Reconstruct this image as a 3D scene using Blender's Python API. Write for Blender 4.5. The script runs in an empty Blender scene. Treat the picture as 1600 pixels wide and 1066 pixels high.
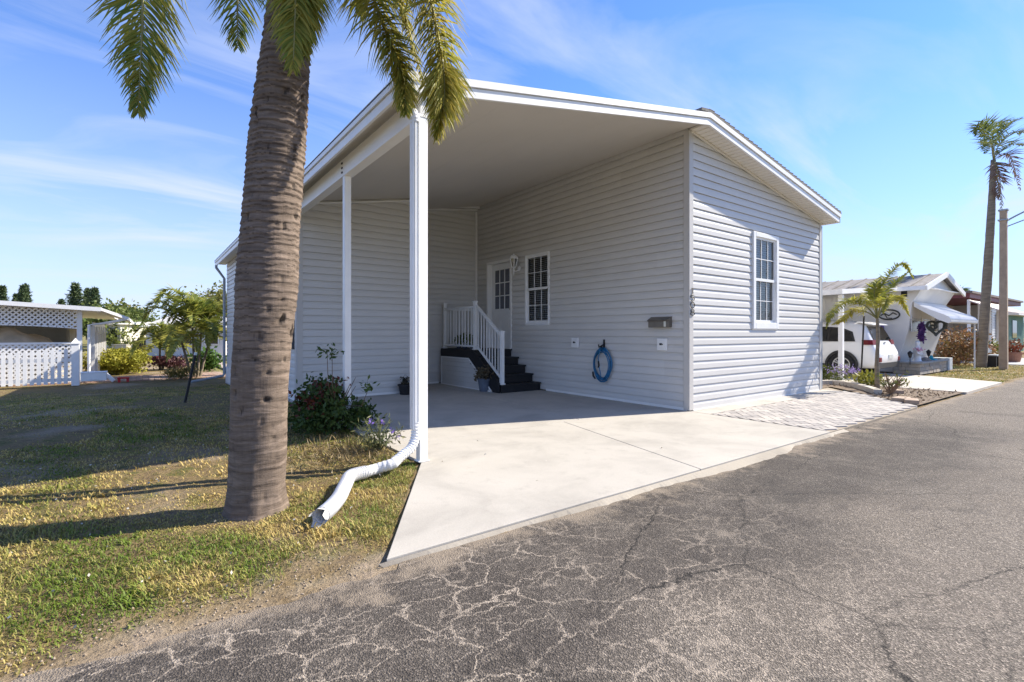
import bpy, math, random
import numpy as np
from mathutils import Vector, Matrix, noise
R = math.radians
scene = bpy.context.scene
COL = scene.collection
random.seed(7)

# ------------------------------------------------------------ camera
# world frame: X runs along the road (to the right), Y away from the road, ground z = 0
F_PX, HZ, CXP, CAMH = 772.0, 520.0, 800.0, 1.225
def at(px, py, Z):
    X = (px-CXP)/F_PX*Z; z = CAMH+(HZ-py)/F_PX*Z
    dx, dy = X-2.77, Z-7.72
    return Vector((dx*.80199+dy*.59734, -dx*.59734+dy*.80199, z))
def gp(px, py, z=0.0):
    return at(px, py, F_PX*(CAMH-z)/(py-HZ))
cam = bpy.data.cameras.new('camera'); camo = bpy.data.objects.new('camera', cam); COL.objects.link(camo)
camo.location = (-6.833, -4.537, CAMH)
camo.rotation_euler = (R(90), 0, -math.atan2(.59734, .80199))
cam.sensor_width = 36; cam.lens = F_PX/1600*36; cam.shift_y = -13/1600
cam.clip_start = .05; cam.clip_end = 5000
scene.camera = camo

# ------------------------------------------------------------ sky and sun
SUN = Vector((.954, -.299, .80)).normalized()
w = bpy.data.worlds.new("World"); scene.world = w; w.use_nodes = True
nt = w.node_tree; nt.nodes.clear()
def N(nt, typ, **kw):
    n = nt.nodes.new(typ)
    for k, v in kw.items(): setattr(n, k, v)
    return n
out = N(nt, 'ShaderNodeOutputWorld'); bg = N(nt, 'ShaderNodeBackground')
sky = N(nt, 'ShaderNodeTexSky', sky_type='NISHITA'); sky.sun_disc = False
sky.sun_elevation = math.asin(SUN.z); sky.sun_rotation = math.atan2(SUN.x, SUN.y)
sky.air_density = 1.0; sky.dust_density = .1; sky.ozone_density = 2.5
bg.inputs['Strength'].default_value = .085
tc = N(nt, 'ShaderNodeTexCoord'); sep = N(nt, 'ShaderNodeSeparateXYZ')
nt.links.new(tc.outputs['Generated'], sep.inputs[0])
def mth(nt, op, a, b=None, c=None, clamp=False):
    n = N(nt, 'ShaderNodeMath', operation=op); n.use_clamp = clamp
    for i, v in enumerate((a, b, c)):
        if v is None: continue
        if isinstance(v, (int, float)): n.inputs[i].default_value = v
        else: nt.links.new(v, n.inputs[i])
    return n.outputs[0]
zz = mth(nt, 'ADD', mth(nt, 'MAXIMUM', sep.outputs[2], 0.0), .12)
cmb = N(nt, 'ShaderNodeCombineXYZ')
nt.links.new(mth(nt, 'DIVIDE', sep.outputs[0], zz), cmb.inputs[0])
nt.links.new(mth(nt, 'DIVIDE', sep.outputs[1], zz), cmb.inputs[1])
mp = N(nt, 'ShaderNodeMapping'); mp.inputs['Rotation'].default_value = (0, 0, R(-24)); mp.inputs['Scale'].default_value = (.60, 1.35, 1)
mp.inputs['Location'].default_value = (3.1, 1.7, 0)
nt.links.new(cmb.outputs[0], mp.inputs[0])
n1 = N(nt, 'ShaderNodeTexNoise'); n1.inputs['Scale'].default_value = 1.1; n1.inputs['Detail'].default_value = 9; n1.inputs['Roughness'].default_value = .58; n1.inputs['Distortion'].default_value = .9
n2 = N(nt, 'ShaderNodeTexNoise'); n2.inputs['Scale'].default_value = .55; n2.inputs['Detail'].default_value = 3
nt.links.new(mp.outputs[0], n1.inputs[0]); nt.links.new(cmb.outputs[0], n2.inputs[0])
def ramp(nt, fac, stops, interp='LINEAR'):
    r = N(nt, 'ShaderNodeValToRGB'); r.color_ramp.interpolation = interp
    el = r.color_ramp.elements
    while len(el) < len(stops): el.new(.5)
    for e, (p, c) in zip(el, stops):
        e.position = p
        e.color = (*((c,)*3 if isinstance(c, (int, float)) else c), 1)
    nt.links.new(fac, r.inputs[0]); return r.outputs[0]
c1 = ramp(nt, n1.outputs[0], [(.46, 0.), (.70, 1.)]); c2 = ramp(nt, n2.outputs[0], [(.36, 0.15), (.62, 1.)])
cl = mth(nt, 'MULTIPLY', mth(nt, 'MULTIPLY', c1, c2), .95)
# thin haze that thickens towards the horizon
hz = ramp(nt, sep.outputs[2], [(0., .88), (.10, .68), (.22, .38), (.42, .10), (1., .0)])
fac = mth(nt, 'MAXIMUM', cl, hz)
fac = mth(nt, 'ADD', mth(nt, 'MULTIPLY', cl, mth(nt, 'SUBTRACT', 1.0, hz)), hz, clamp=True)
mix = N(nt, 'ShaderNodeMixRGB'); mix.inputs[2].default_value = (5.0, 5.5, 6.9, 1)
tint = N(nt, 'ShaderNodeMixRGB', blend_type='MULTIPLY'); tint.inputs[0].default_value = 1; tint.inputs[2].default_value = (.60, 1.02, 1.64, 1)
nt.links.new(sky.outputs[0], tint.inputs[1])
nt.links.new(fac, mix.inputs[0]); nt.links.new(tint.outputs[0], mix.inputs[1])
nt.links.new(mix.outputs[0], bg.inputs[0]); nt.links.new(bg.outputs[0], out.inputs[0])

sl = bpy.data.lights.new('sun', 'SUN'); sl.energy = 5.0; sl.angle = R(.53); sl.color = (1, .92, .79)
so = bpy.data.objects.new('sun', sl); COL.objects.link(so); so.rotation_euler = SUN.to_track_quat('Z', 'Y').to_euler(); so.location = (0, 0, 30)
scene.view_settings.view_transform = 'Standard'; scene.view_settings.look = 'None'
scene.view_settings.exposure = .95; scene.view_settings.gamma = 1
scene.cycles.max_bounces = 8; scene.cycles.diffuse_bounces = 5; scene.cycles.transparent_max_bounces = 12

# ------------------------------------------------------------ materials
MATS = {}
def base_mat(name, rough=.6, metal=0., spec=.5):
    m = bpy.data.materials.new(name); m.use_nodes = True; t = m.node_tree
    b = t.nodes['Principled BSDF']; b.inputs['Roughness'].default_value = rough; b.inputs['Metallic'].default_value = metal
    b.inputs['Specular IOR Level'].default_value = spec
    return m, t, b
def tex(t, kind, scale, coord='Position', detail=4, rough=.55, dist=0., vec=None):
    n = N(t, 'ShaderNodeTex'+kind)
    if 'Scale' in n.inputs: n.inputs['Scale'].default_value = scale
    if kind == 'Noise':
        n.inputs['Detail'].default_value = detail; n.inputs['Roughness'].default_value = rough; n.inputs['Distortion'].default_value = dist
    if vec is None:
        if coord == 'Position': vec = N(t, 'ShaderNodeNewGeometry').outputs['Position']
        else: vec = N(t, 'ShaderNodeTexCoord').outputs['Object']
    t.links.new(vec, n.inputs['Vector'])
    return n
def mixc(t, fac, a, b, mode='MIX'):
    n = N(t, 'ShaderNodeMixRGB', blend_type=mode)
    for i, v in enumerate((fac, a, b)):
        if isinstance(v, (int, float)): n.inputs[i].default_value = v
        elif isinstance(v, tuple): n.inputs[i].default_value = (*v, 1)
        else: t.links.new(v, n.inputs[i])
    return n.outputs[0]
def bump(t, b, h, strength=.3, dist=.01):
    n = N(t, 'ShaderNodeBump'); n.inputs['Strength'].default_value = strength; n.inputs['Distance'].default_value = dist
    t.links.new(h, n.inputs['Height']); t.links.new(n.outputs[0], b.inputs['Normal'])
def mat(name, col, rough=.6, var=.12, scale=4., bmp=0., bscale=60., metal=0., spec=.5, tintcol=None, emit=None, stretch=None, dirt=0., trans=0.):
    """noise-varied material. tintcol = second colour picked by the per-face 'tint' attribute"""
    if name in MATS: return MATS[name]
    m, t, b = base_mat(name, rough, metal, spec)
    vec = None
    if stretch:
        mp = N(t, 'ShaderNodeMapping'); mp.inputs['Scale'].default_value = stretch
        t.links.new(N(t, 'ShaderNodeNewGeometry').outputs['Position'], mp.inputs[0]); vec = mp.outputs[0]
    n = tex(t, 'Noise', scale, vec=vec)
    lo = tuple(c*(1-var) for c in col); hi = tuple(min(1, c*(1+var)) for c in col)
    c = ramp(t, n.outputs[0], [(.3, lo), (.7, hi)])
    if tintcol:
        a = N(t, 'ShaderNodeAttribute'); a.attribute_name = 'tint'
        c = mixc(t, a.outputs['Fac'], c, tintcol)
    if dirt:
        d = tex(t, 'Noise', 1.3, detail=6); f = ramp(t, d.outputs[0], [(.5, 0.), (.75, dirt)])
        c = mixc(t, f, c, tuple(x*.45 for x in col))
    t.links.new(c, b.inputs['Base Color'])
    if bmp: bump(t, b, tex(t, 'Noise', bscale, vec=vec, detail=3).outputs[0], bmp)
    if trans:
        b.inputs['Subsurface Weight'].default_value = 0
        tr = N(t, 'ShaderNodeBsdfTranslucent'); t.links.new(c, tr.inputs[0])
        ms = N(t, 'ShaderNodeMixShader'); ms.inputs[0].default_value = trans
        t.links.new(b.outputs[0], ms.inputs[1]); t.links.new(tr.outputs[0], ms.inputs[2])
        t.links.new(ms.outputs[0], t.nodes['Material Output'].inputs[0])
    MATS[name] = m; return m

M_SIDING = mat('vinyl siding', (.605, .59, .563), .45, .03, 1.2, bmp=.06, bscale=9, dirt=.10, tintcol=(.50, .48, .45))
M_TRIM = mat('white vinyl trim', (.80, .79, .765), .4, .03, 3, dirt=.12)
M_CORNER = mat('grey corner trim', (.52, .50, .47), .45, .03, 3)
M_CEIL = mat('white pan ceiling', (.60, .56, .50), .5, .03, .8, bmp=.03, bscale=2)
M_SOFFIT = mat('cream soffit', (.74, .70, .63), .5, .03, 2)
M_SHINGLE = mat('grey shingle', (.16, .155, .15), .9, .35, 30, bmp=.5, bscale=80)
M_BLACK = mat('black composite', (.012, .012, .014), .6, .3, 20)
M_WPAINT = mat('white paint', (.80, .80, .79), .4, .04, 5, dirt=.1)
M_DARKIN = mat('dark interior', (.03, .03, .032), .8, .2, 3)
M_REVEAL = mat('pale room', (.45, .44, .42), .8, .05, 3)
M_BLIND = mat('white blind slat', (.72, .72, .71), .5, .04, 8)
M_GREYMET = mat('grey painted metal', (.30, .33, .36), .45, .1, 6)
M_BRONZE = mat('bronze painted mailbox', (.15, .13, .105), .35, .12, 12, metal=.3)
M_BLUE = mat('blue hose rubber', (.015, .14, .30), .4, .25, 30)
M_TERRA = mat('terracotta', (.36, .17, .10), .8, .15, 12)
M_POT = mat('blue grey pot', (.10, .12, .16), .6, .15, 12)

def glass_mat():
    m = bpy.data.materials.new('window glass'); m.use_nodes = True; t = m.node_tree; t.nodes.clear()
    o = N(t, 'ShaderNodeOutputMaterial'); g = N(t, 'ShaderNodeBsdfGlossy'); g.inputs['Roughness'].default_value = .02
    tr = N(t, 'ShaderNodeBsdfTransparent'); tr.inputs[0].default_value = (.82, .85, .86, 1)
    f = N(t, 'ShaderNodeFresnel'); f.inputs[0].default_value = 1.9
    ms = N(t, 'ShaderNodeMixShader'); t.links.new(f.outputs[0], ms.inputs[0]); t.links.new(tr.outputs[0], ms.inputs[1]); t.links.new(g.outputs[0], ms.inputs[2])
    t.links.new(ms.outputs[0], o.inputs[0]); return m
M_GLASS = glass_mat()
M_CARGLASS = mat('dark car glass', (.012, .014, .016), .06, .05, 3, spec=.8)
M_CARPAINT = mat('white car paint', (.78, .78, .77), .18, .02, 2, spec=.6)

# ------------------------------------------------------------ mesh builder
class MB:
    def __init__(s): s.v = []; s.f = []; s.t = []; s.m = []; s.cur = 0
    def add(s, vs, fs, tint=0.):
        b = len(s.v); s.v += [tuple(p) for p in vs]
        for f in fs: s.f.append(tuple(b+i for i in f)); s.t.append(tint); s.m.append(s.cur)
    def box(s, x0, x1, y0, y1, z0, z1, tint=0.):
        vs = [(x, y, z) for z in (z0, z1) for x, y in ((x0, y0), (x1, y0), (x1, y1), (x0, y1))]
        s.add(vs, [(3, 2, 1, 0), (4, 5, 6, 7), (0, 1, 5, 4), (1, 2, 6, 5), (2, 3, 7, 6), (3, 0, 4, 7)], tint)
    def hexa(s, lo, hi, tint=0.):       # two rings of n points (bottom ccw, top ccw)
        n = len(lo)
        s.add(list(lo)+list(hi), [tuple(range(n-1, -1, -1)), tuple(range(n, 2*n))]+[(i, (i+1) % n, n+(i+1) % n, n+i) for i in range(n)], tint)
    def bar(s, p, q, w, h=None, up=(0, 0, 1), tint=0.):
        p, q = Vector(p), Vector(q); d = (q-p).normalized(); u = Vector(up)
        if abs(d.dot(u)) > .98: u = Vector((1, 0, 0))
        a = d.cross(u).normalized(); b = a.cross(d); h = h or w
        r = [(-1, -1), (1, -1), (1, 1), (-1, 1)]
        s.hexa([p+a*i*w/2+b*j*h/2 for i, j in r], [q+a*i*w/2+b*j*h/2 for i, j in r], tint)
    def tube(s, pts, rads, n=10, cap=True, tint=0., ell=None):
        pts = [Vector(p) for p in pts]
        if isinstance(rads, (int, float)): rads = [rads]*len(pts)
        vs = []; fs = []; a = None
        for i, p in enumerate(pts):
            d = (pts[min(i+1, len(pts)-1)]-pts[max(i-1, 0)]).normalized()
            if a is None: a = d.orthogonal().normalized()
            a = (a-d*a.dot(d)).normalized(); b = d.cross(a)
            for k in range(n):
                th = 2*math.pi*k/n
                vs.append(p+a*math.cos(th)*rads[i]+b*math.sin(th)*rads[i])
        for i in range(len(pts)-1):
            for k in range(n):
                fs.append((i*n+k, i*n+(k+1) % n, (i+1)*n+(k+1) % n, (i+1)*n+k))
        if cap: fs.append(tuple(range(n-1, -1, -1))); fs.append(tuple((len(pts)-1)*n+k for k in range(n)))
        s.add(vs, fs, tint)
    def lathe(s, c, prof, n=20, tint=0.):      # prof: (r, z)
        vs = []; fs = []
        for r, z in prof:
            for k in range(n):
                th = 2*math.pi*k/n; vs.append((c[0]+r*math.cos(th), c[1]+r*math.sin(th), c[2]+z))
        for i in range(len(prof)-1):
            for k in range(n): fs.append((i*n+k, i*n+(k+1) % n, (i+1)*n+(k+1) % n, (i+1)*n+k))
        fs.append(tuple(range(n-1, -1, -1))); fs.append(tuple((len(prof)-1)*n+k for k in range(n)))
        s.add(vs, fs, tint)
    def poly(s, pts, tint=0.): s.add(pts, [tuple(range(len(pts)))], tint)
    def prism(s, pts, off, tint=0.):
        off = Vector(off); s.hexa([Vector(p) for p in pts], [Vector(p)+off for p in pts], tint)
    def build(s, name, mat=None, parent=None, smooth=False, loc=None, rot=None, bev=0.):
        me = bpy.data.meshes.new(name)
        o0 = Vector(loc) if loc is not None else None
        me.from_pydata(s.v, [], s.f)
        mats = mat if isinstance(mat, (list, tuple)) else [mat]
        for m in mats: me.materials.append(m)
        if len(mats) > 1: me.polygons.foreach_set('material_index', s.m)
        if any(s.t):
            a = me.attributes.new('tint', 'FLOAT', 'FACE'); a.data.foreach_set('value', s.t)
        if smooth: me.polygons.foreach_set('use_smooth', [True]*len(me.polygons))
        me.update()
        o = bpy.data.objects.new(name, me); COL.objects.link(o)
        if parent: o.parent = parent
        if o0 is not None: o.location = o0
        if rot is not None: o.rotation_euler = rot
        if bev:
            md = o.modifiers.new('bevel', 'BEVEL'); md.width = bev; md.segments = 2; md.limit_method = 'ANGLE'
        return o
def tag(o, label=None, cat=None, group=None, kind=None):
    if label: o['label'] = label
    if cat: o['category'] = cat
    if group: o['group'] = group
    if kind: o['kind'] = kind
    return o
def empty(name, loc, label, cat, group=None, rz=0):
    o = bpy.data.objects.new(name, None); COL.objects.link(o); o.location = loc; o.rotation_euler = (0, 0, rz)
    o.empty_display_size = .2
    return tag(o, label, cat, group)
def copy_tree(o, parent=None):
    c = o.copy(); COL.objects.link(c)
    if parent: c.parent = parent
    for ch in list(o.children): copy_tree(ch, c)
    return c
def rebase(mb, p):   # shift mesh so that p is its origin
    p = Vector(p); mb.v = [tuple(Vector(q)-p) for q in mb.v]; return p
def fbm(x, y, s=1., o=0.):
    return noise.fractal((x*s+o, y*s-o, o*.37), 1., 2., 4)

# ============================================================ SETTING
def ground_material(name, cols, sand, near=False):
    m, t, b = base_mat(name, .95, spec=.2)
    big = tex(t, 'Noise', .55, detail=6); fine = tex(t, 'Noise', 38, detail=5, rough=.7); mid = tex(t, 'Noise', 4.5, detail=5, rough=.65)
    c = ramp(t, mid.outputs[0], [(.34, cols[0]), (.5, cols[1]), (.64, cols[2])])
    c = mixc(t, ramp(t, big.outputs[0], [(.52, 0.), (.66, .9)]), c, sand)
    if near:
        sp = N(t, 'ShaderNodeSeparateXYZ'); t.links.new(N(t, 'ShaderNodeNewGeometry').outputs['Position'], sp.inputs[0])
        e = mth(t, 'ADD', mth(t, 'MULTIPLY', mth(t, 'SUBTRACT', -1.86, sp.outputs[1]), 2.6), mth(t, 'MULTIPLY', mth(t, 'SUBTRACT', mid.outputs[0], .5), 3.4))
        c = mixc(t, ramp(t, e, [(.0, 0.), (.8, .95)]), c, (.37, .29, .21))
    c = mixc(t, 1., c, ramp(t, fine.outputs[0], [(.25, .55), (.75, 1.35)]), 'MULTIPLY')
    t.links.new(c, b.inputs['Base Color']); bump(t, b, mth(t, 'ADD', fine.outputs[0], mth(t, 'MULTIPLY', mid.outputs[0], .8)), .9, .04)
    return m
M_LAWN = ground_material('lawn soil', ((.17, .12, .065), (.25, .18, .085), (.13, .125, .04)), (.36, .285, .20), True)
M_GROUND = ground_material('dry grass ground', ((.27, .21, .085), (.22, .20, .065), (.15, .16, .045)), (.34, .28, .16))

def sheet(name, xs, ys, zf, m):
    vs = [(x, y, zf(x, y)) for y in ys for x in xs]; nx = len(xs)
    fs = [(j*nx+i, j*nx+i+1, (j+1)*nx+i+1, (j+1)*nx+i) for j in range(len(ys)-1) for i in range(nx-1)]
    b = MB(); b.add(vs, fs); o = b.build(name, m, smooth=True); return tag(o, kind='structure')
ROADY = -2.05

def frange(a, b, s):
    n = max(1, int(round((b-a)/s))); return [a+(b-a)*i/n for i in range(n+1)]
GZ = -.38
def sstep(t): t = max(0., min(1., t)); return t*t*(3-2*t)
def drop(x, y): return GZ*sstep((y-4.5)/9.5)*sstep((2.6-x)/5.)
def edge_off(x): return .07*fbm(x, 0, 1.3, 3.)+.05*fbm(x, 0, 5., 9.)
def lawn_z(x, y):
    t = (y-ROADY-edge_off(x)*1.6)
    z = -.05 + .03*max(0, min(1, (t+.15)/.55))
    if x > 3: z -= .012
    return z + .012*fbm(x, y, 1.6, 5.)*max(0, min(1, t/.5)) + .010*fbm(x, y, 8., 2.)*max(0, min(1, t/.15)) + drop(x, y)
def frange0(a, b, s): n = max(1, int(round((b-a)/s))); return [a+(b-a)*i/n for i in range(n+1)]
sheet('ground', [-2500, -300, -60]+frange0(-40, 40, 1.5)+[60, 300, 2500], [-2500, -300, -40]+frange0(-6, 26, 1.)+[60, 300, 2500], lambda x, y: -.09+drop(x, y), M_GROUND)
# left lawn stops at the slab's edge and the shed; lower than the concrete
xsL = frange(-60, -16, 4)[:-1]+frange(-16, -9, .25)[:-1]+frange(-9, -7.6, .07)[:-1]+frange(-7.6, -4.3, .035)
ysL = frange(-2.45, -.6, .035)[:-1]+frange(-.6, 1., .06)[:-1]+frange(1., 6, .15)[:-1]+frange(6, 14, .5)+[20, 30]
def lz(x, y):
    z = lawn_z(x, y) if y < 14 else -.03+drop(x, y)
    return z-.05 if (x > -4.70 and y > -1.9) else z
sheet('lawn', xsL, ysL, lz, M_LAWN)
sheet('grass_verge', frange(3.2, 12, .12)[:-1]+frange(12, 40, .5), frange(-2.45, 1, .08)[:-1]+frange(1, 24, 1.), lawn_z, M_LAWN)

# ---- asphalt
def asphalt():
    m, t, b = base_mat('asphalt', .88, spec=.3)
    pos = N(t, 'ShaderNodeNewGeometry').outputs['Position']
    wn = tex(t, 'Noise', 2.0, vec=pos, detail=7, rough=.62)
    wv = N(t, 'ShaderNodeVectorMath', operation='MULTIPLY_ADD'); t.links.new(wn.outputs['Color'], wv.inputs[0]); wv.inputs[1].default_value = (.30, .30, 0); t.links.new(pos, wv.inputs[2])
    wn2 = tex(t, 'Noise', 20, vec=pos, detail=5, rough=.65)
    wv2 = N(t, 'ShaderNodeVectorMath', operation='MULTIPLY_ADD'); t.links.new(wn2.outputs['Color'], wv2.inputs[0]); wv2.inputs[1].default_value = (.09, .09, 0); t.links.new(wv.outputs[0], wv2.inputs[2])
    def cracks(scale, w0, w1, rnd=1.):
        v = N(t, 'ShaderNodeTexVoronoi', feature='DISTANCE_TO_EDGE'); v.inputs['Scale'].default_value = scale; v.inputs['Randomness'].default_value = rnd
        mp = N(t, 'ShaderNodeMapping'); mp.inputs['Scale'].default_value = (.72, 1.25, 0)
        t.links.new(wv2.outputs[0], mp.inputs[0]); t.links.new(mp.outputs[0], v.inputs['Vector'])
        return ramp(t, v.outputs[0], [(w0, 1.), (w1, 0.)])
    sp = N(t, 'ShaderNodeSeparateXYZ'); t.links.new(pos, sp.inputs[0])
    # alligator cracking filled with pale sand: left and close to the edge
    mA = tex(t, 'Noise', .7, vec=pos, detail=4); mA2 = tex(t, 'Noise', 2.6, vec=pos, detail=5, rough=.7)
    left = mth(t, 'MULTIPLY', mth(t, 'SUBTRACT', -2.3, sp.outputs[0]), .36)
    left = mth(t, 'SUBTRACT', left, mth(t, 'MULTIPLY', mth(t, 'SUBTRACT', ROADY-.9, sp.outputs[1]), .12), clamp=True)
    regA = mth(t, 'MULTIPLY', ramp(t, mA.outputs[0], [(.30, .25), (.5, 1.)]), left, clamp=True)
    crA = cracks(4.0, .005, .019)
    crA = mth(t, 'MULTIPLY', mth(t, 'MULTIPLY', crA, regA), ramp(t, mA2.outputs[0], [(.36, 0.), (.50, 1.)]))
    crA2 = mth(t, 'MULTIPLY', mth(t, 'MULTIPLY', cracks(9.5, .01, .05), regA), ramp(t, mA2.outputs[0], [(.46, 0.), (.60, .8)]))
    light = mth(t, 'MAXIMUM', crA, crA2)
    # long dark cracks elsewhere
    mB = tex(t, 'Noise', .45, vec=pos, detail=2)
    crB = mth(t, 'MULTIPLY', cracks(.55, .0012, .0042), ramp(t, mB.outputs[0], [(.40, .25), (.52, 1.)]))
    crC = mth(t, 'MULTIPLY', cracks(2.1, .0015, .008), ramp(t, mB.outputs[0], [(.52, 0.), (.6, .55)]))
    dark = mth(t, 'MAXIMUM', crB, crC)
    # tone
    tone = tex(t, 'Noise', .5, vec=pos, detail=5, rough=.6, dist=.4)
    edge = mth(t, 'MULTIPLY', mth(t, 'SUBTRACT', mth(t, 'ADD', sp.outputs[1], 3.55), mth(t, 'MULTIPLY', mth(t, 'SUBTRACT', tone.outputs[0], .5), 2.6)), 1.6, clamp=True)
    edge = mth(t, 'MULTIPLY', edge, mth(t, 'MULTIPLY', mth(t, 'SUBTRACT', 2.4, sp.outputs[0]), .9, clamp=True))
    c = mixc(t, edge, (.180, .152, .122), (.085, .072, .060))
    c = mixc(t, ramp(t, tex(t, 'Noise', 1.7, vec=pos, detail=6, rough=.7).outputs[0], [(.46, 0.), (.7, .5)]), c, (.22, .19, .155))
    ag = N(t, 'ShaderNodeTexVoronoi'); ag.inputs['Scale'].default_value = 150; t.links.new(pos, ag.inputs['Vector'])
    st = ramp(t, N_sep(t, ag.outputs['Color']), [(0., .5), (.55, .85), (.86, 1.2), (1., 2.0)])
    c = mixc(t, 1., c, st, 'MULTIPLY')
    gr = tex(t, 'Noise', 420, vec=pos, detail=2); c = mixc(t, 1., c, ramp(t, gr.outputs[0], [(.3, .7), (.7, 1.35)]), 'MULTIPLY')
    ms_ = N(t, 'ShaderNodeMapping'); ms_.inputs['Rotation'].default_value = (0, 0, R(38)); ms_.inputs['Scale'].default_value = (.8, 3.2, 1); t.links.new(pos, ms_.inputs[0])
    sc_ = tex(t, 'Noise', 1.5, vec=ms_.outputs[0], detail=8, rough=.75); c = mixc(t, ramp(t, sc_.outputs[0], [(.655, 0.), (.69, .55)]), c, (.34, .30, .25))
    ol = tex(t, 'Noise', 1.15, vec=pos, detail=6, rough=.6, dist=1.2); c = mixc(t, ramp(t, ol.outputs[0], [(.60, 0.), (.66, .45)]), c, (.06, .052, .045))
    c = mixc(t, light, c, (.37, .31, .245)); c = mixc(t, dark, c, (.012, .011, .01))
    # sand drifting onto the edge
    sn = tex(t, 'Noise', 2.4, vec=pos, detail=7, rough=.75)
    sa = mth(t, 'ADD', mth(t, 'MULTIPLY', mth(t, 'ADD', sp.outputs[1], 2.42), 2.3), mth(t, 'MULTIPLY', mth(t, 'SUBTRACT', sn.outputs[0], .56), 3.4))
    sa = ramp(t, sa, [(.28, 0.), (.75, .9)])
    c = mixc(t, sa, c, (.27, .22, .165))
    t.links.new(c, b.inputs['Base Color'])
    h = mth(t, 'SUBTRACT', mth(t, 'ADD', mth(t, 'MULTIPLY', ag.outputs['Distance'], 60.), mth(t, 'MULTIPLY', gr.outputs[0], .4)), mth(t, 'MULTIPLY', mth(t, 'MAXIMUM', light, dark), 2.2))
    bump(t, b, h, .4, .004)
    return m
def N_sep(t, colsock):
    s = N(t, 'ShaderNodeSeparateXYZ'); t.links.new(colsock, s.inputs[0]); return s.outputs[0]
M_ASPH = asphalt()
xsR = frange(-60, -12, 4)[:-1]+frange(-12, 14, .05)[:-1]+frange(14, 400, 6)
b = MB(); vs = []
rows = [None, -2.6, -3.2, -5, -9.2]
for r in rows:
    for x in xsR:
        y = (-1.985 if -5.72 < x < 6.9 else ROADY+edge_off(x)+.02*fbm(x, 1, 14, 2)) if r is None else r
        vs.append((x, y, -.034+(.0 if r is None else .012*min(1, (-2.05-r)/1.5))))
nx = len(xsR)
fs = [((j+1)*nx+i, (j+1)*nx+i+1, j*nx+i+1, j*nx+i) for j in range(len(rows)-1) for i in range(nx-1)]
b.add(vs, fs); tag(b.build('road', M_ASPH), kind='structure')

# ---- concrete
def concrete(name, col, stain=.25):
    m, t, b = base_mat(name, .85, spec=.3)
    a = tex(t, 'Noise', 1.1, detail=7, rough=.62, dist=.5); f = tex(t, 'Noise', 90, detail=3); w = tex(t, 'Noise', 5, detail=6, rough=.7)
    c = ramp(t, a.outputs[0], [(.3, tuple(x*(1-stain) for x in col)), (.52, col), (.72, tuple(x*1.08 for x in col))])
    c = mixc(t, ramp(t, w.outputs[0], [(.54, 0.), (.8, .6)]), c, tuple(x*.66 for x in col))
    k = tex(t, 'Noise', 22, detail=4, rough=.7); c = mixc(t, ramp(t, k.outputs[0], [(.66, 0.), (.74, .35)]), c, tuple(x*.55 for x in col))
    c = mixc(t, 1., c, ramp(t, f.outputs[0], [(.3, .93), (.7, 1.06)]), 'MULTIPLY')
    t.links.new(c, b.inputs['Base Color']); bump(t, b, f.outputs[0], .25, .004); return m
M_CONC = concrete('driveway concrete', (.445, .415, .365), .22)
M_CONC2 = concrete('far concrete', (.52, .47, .40), .2)
b = MB()
def slab(pts, z1=0., z0=-.12):
    b.hexa([(x, y, z0) for x, y in pts], [(x, y, z1) for x, y in pts])
G = .005
# joints: one diagonal running from the wall side to the road, one along the post line
jA, jB = (-2.2, .5), (-2.82, -1.985)
slab([(-5.78, -1.985), (jB[0]-G, -1.985), (jA[0]-G, .5-G), (-4.72, .5-G), (-4.72, -.26)])
slab([(jB[0]+G, -1.985), (-.02, -1.985), (-.02, .5-G), (jA[0]+G, .5-G)])
slab([(-4.72, .5+G), (-1.9-G, .5+G), (-1.2-G, 6.2), (-4.72, 6.2)])
slab([(-1.9+G, .5+G), (-.02, .5+G), (-.02, 6.2), (-1.2+G, 6.2)])
tag(b.build('driveway', M_CONC, bev=.004), kind='structure')
b = MB(); n = 150
lo = [(-5.80+i*(6.17/n), -1.995-min(1, i/n*4)*(.05-.05*fbm(i*.12, 0, 1, 4)-.02*fbm(i*.5, 0, 1, 4))-(.14*max(0, math.sin((i/n-.42)*math.pi/.35)) if .42 < i/n < .77 else 0), -.0385) for i in range(n+1)]
hi = [(-5.83+i*(6.2/n), -1.993, -.012) for i in range(n+1)]
b.add(lo+hi, [(i, i+1, n+2+i, n+1+i) for i in range(n)])
tag(b.build('driveway_apron', concrete('apron cement', (.36, .32, .26), .35)), kind='structure')
# ---- herringbone paving
b = MB(); L, W = .235, .115; s2 = math.sqrt(.5)
def inside(x, y): return x > -.0 and y < -.36 and y > -1.93 and (y > -1.93+max(0, 0)) and x < 3.55+(y+1.97)*.95
def clipmin(p): return p
random.seed(3)
def herring():
    # 45 degree herringbone on a grid of W: horizontal block at (x,y) when (x-y)%4==0, vertical when (x-y)%4==3 (going up)
    for gx in range(-80, 80):
        for gy in range(-80, 80):
            k = (gx-gy) % 4
            if k == 0: yield gx*W, gy*W, 2*W, W
            elif k == 3: yield gx*W, gy*W, W, 2*W
for x, y, sx, sy in herring():
    g_ = .004; q = [(x+g_, y+g_), (x+sx-g_, y+g_), (x+sx-g_, y+sy-g_), (x+g_, y+sy-g_)]
    q = [((a-c)*s2, (a+c)*s2) for a, c in q]
    cxx = sum(p[0] for p in q)/4; cyy = sum(p[1] for p in q)/4
    if not inside(cxx, cyy): continue
    q = [(max(.0, p[0]), min(-.36, max(-1.96, p[1]))) for p in q]
    z = .003*random.random()
    b.hexa([(a, c, -.1) for a, c in q], [(a, c, z) for a, c in q], random.random())
M_PAV = mat('paver', (.29, .27, .255), .85, .16, 9, bmp=.3, bscale=70, tintcol=(.46, .42, .375))
tag(b.build('paving', M_PAV, bev=.003), kind='structure')
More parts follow.
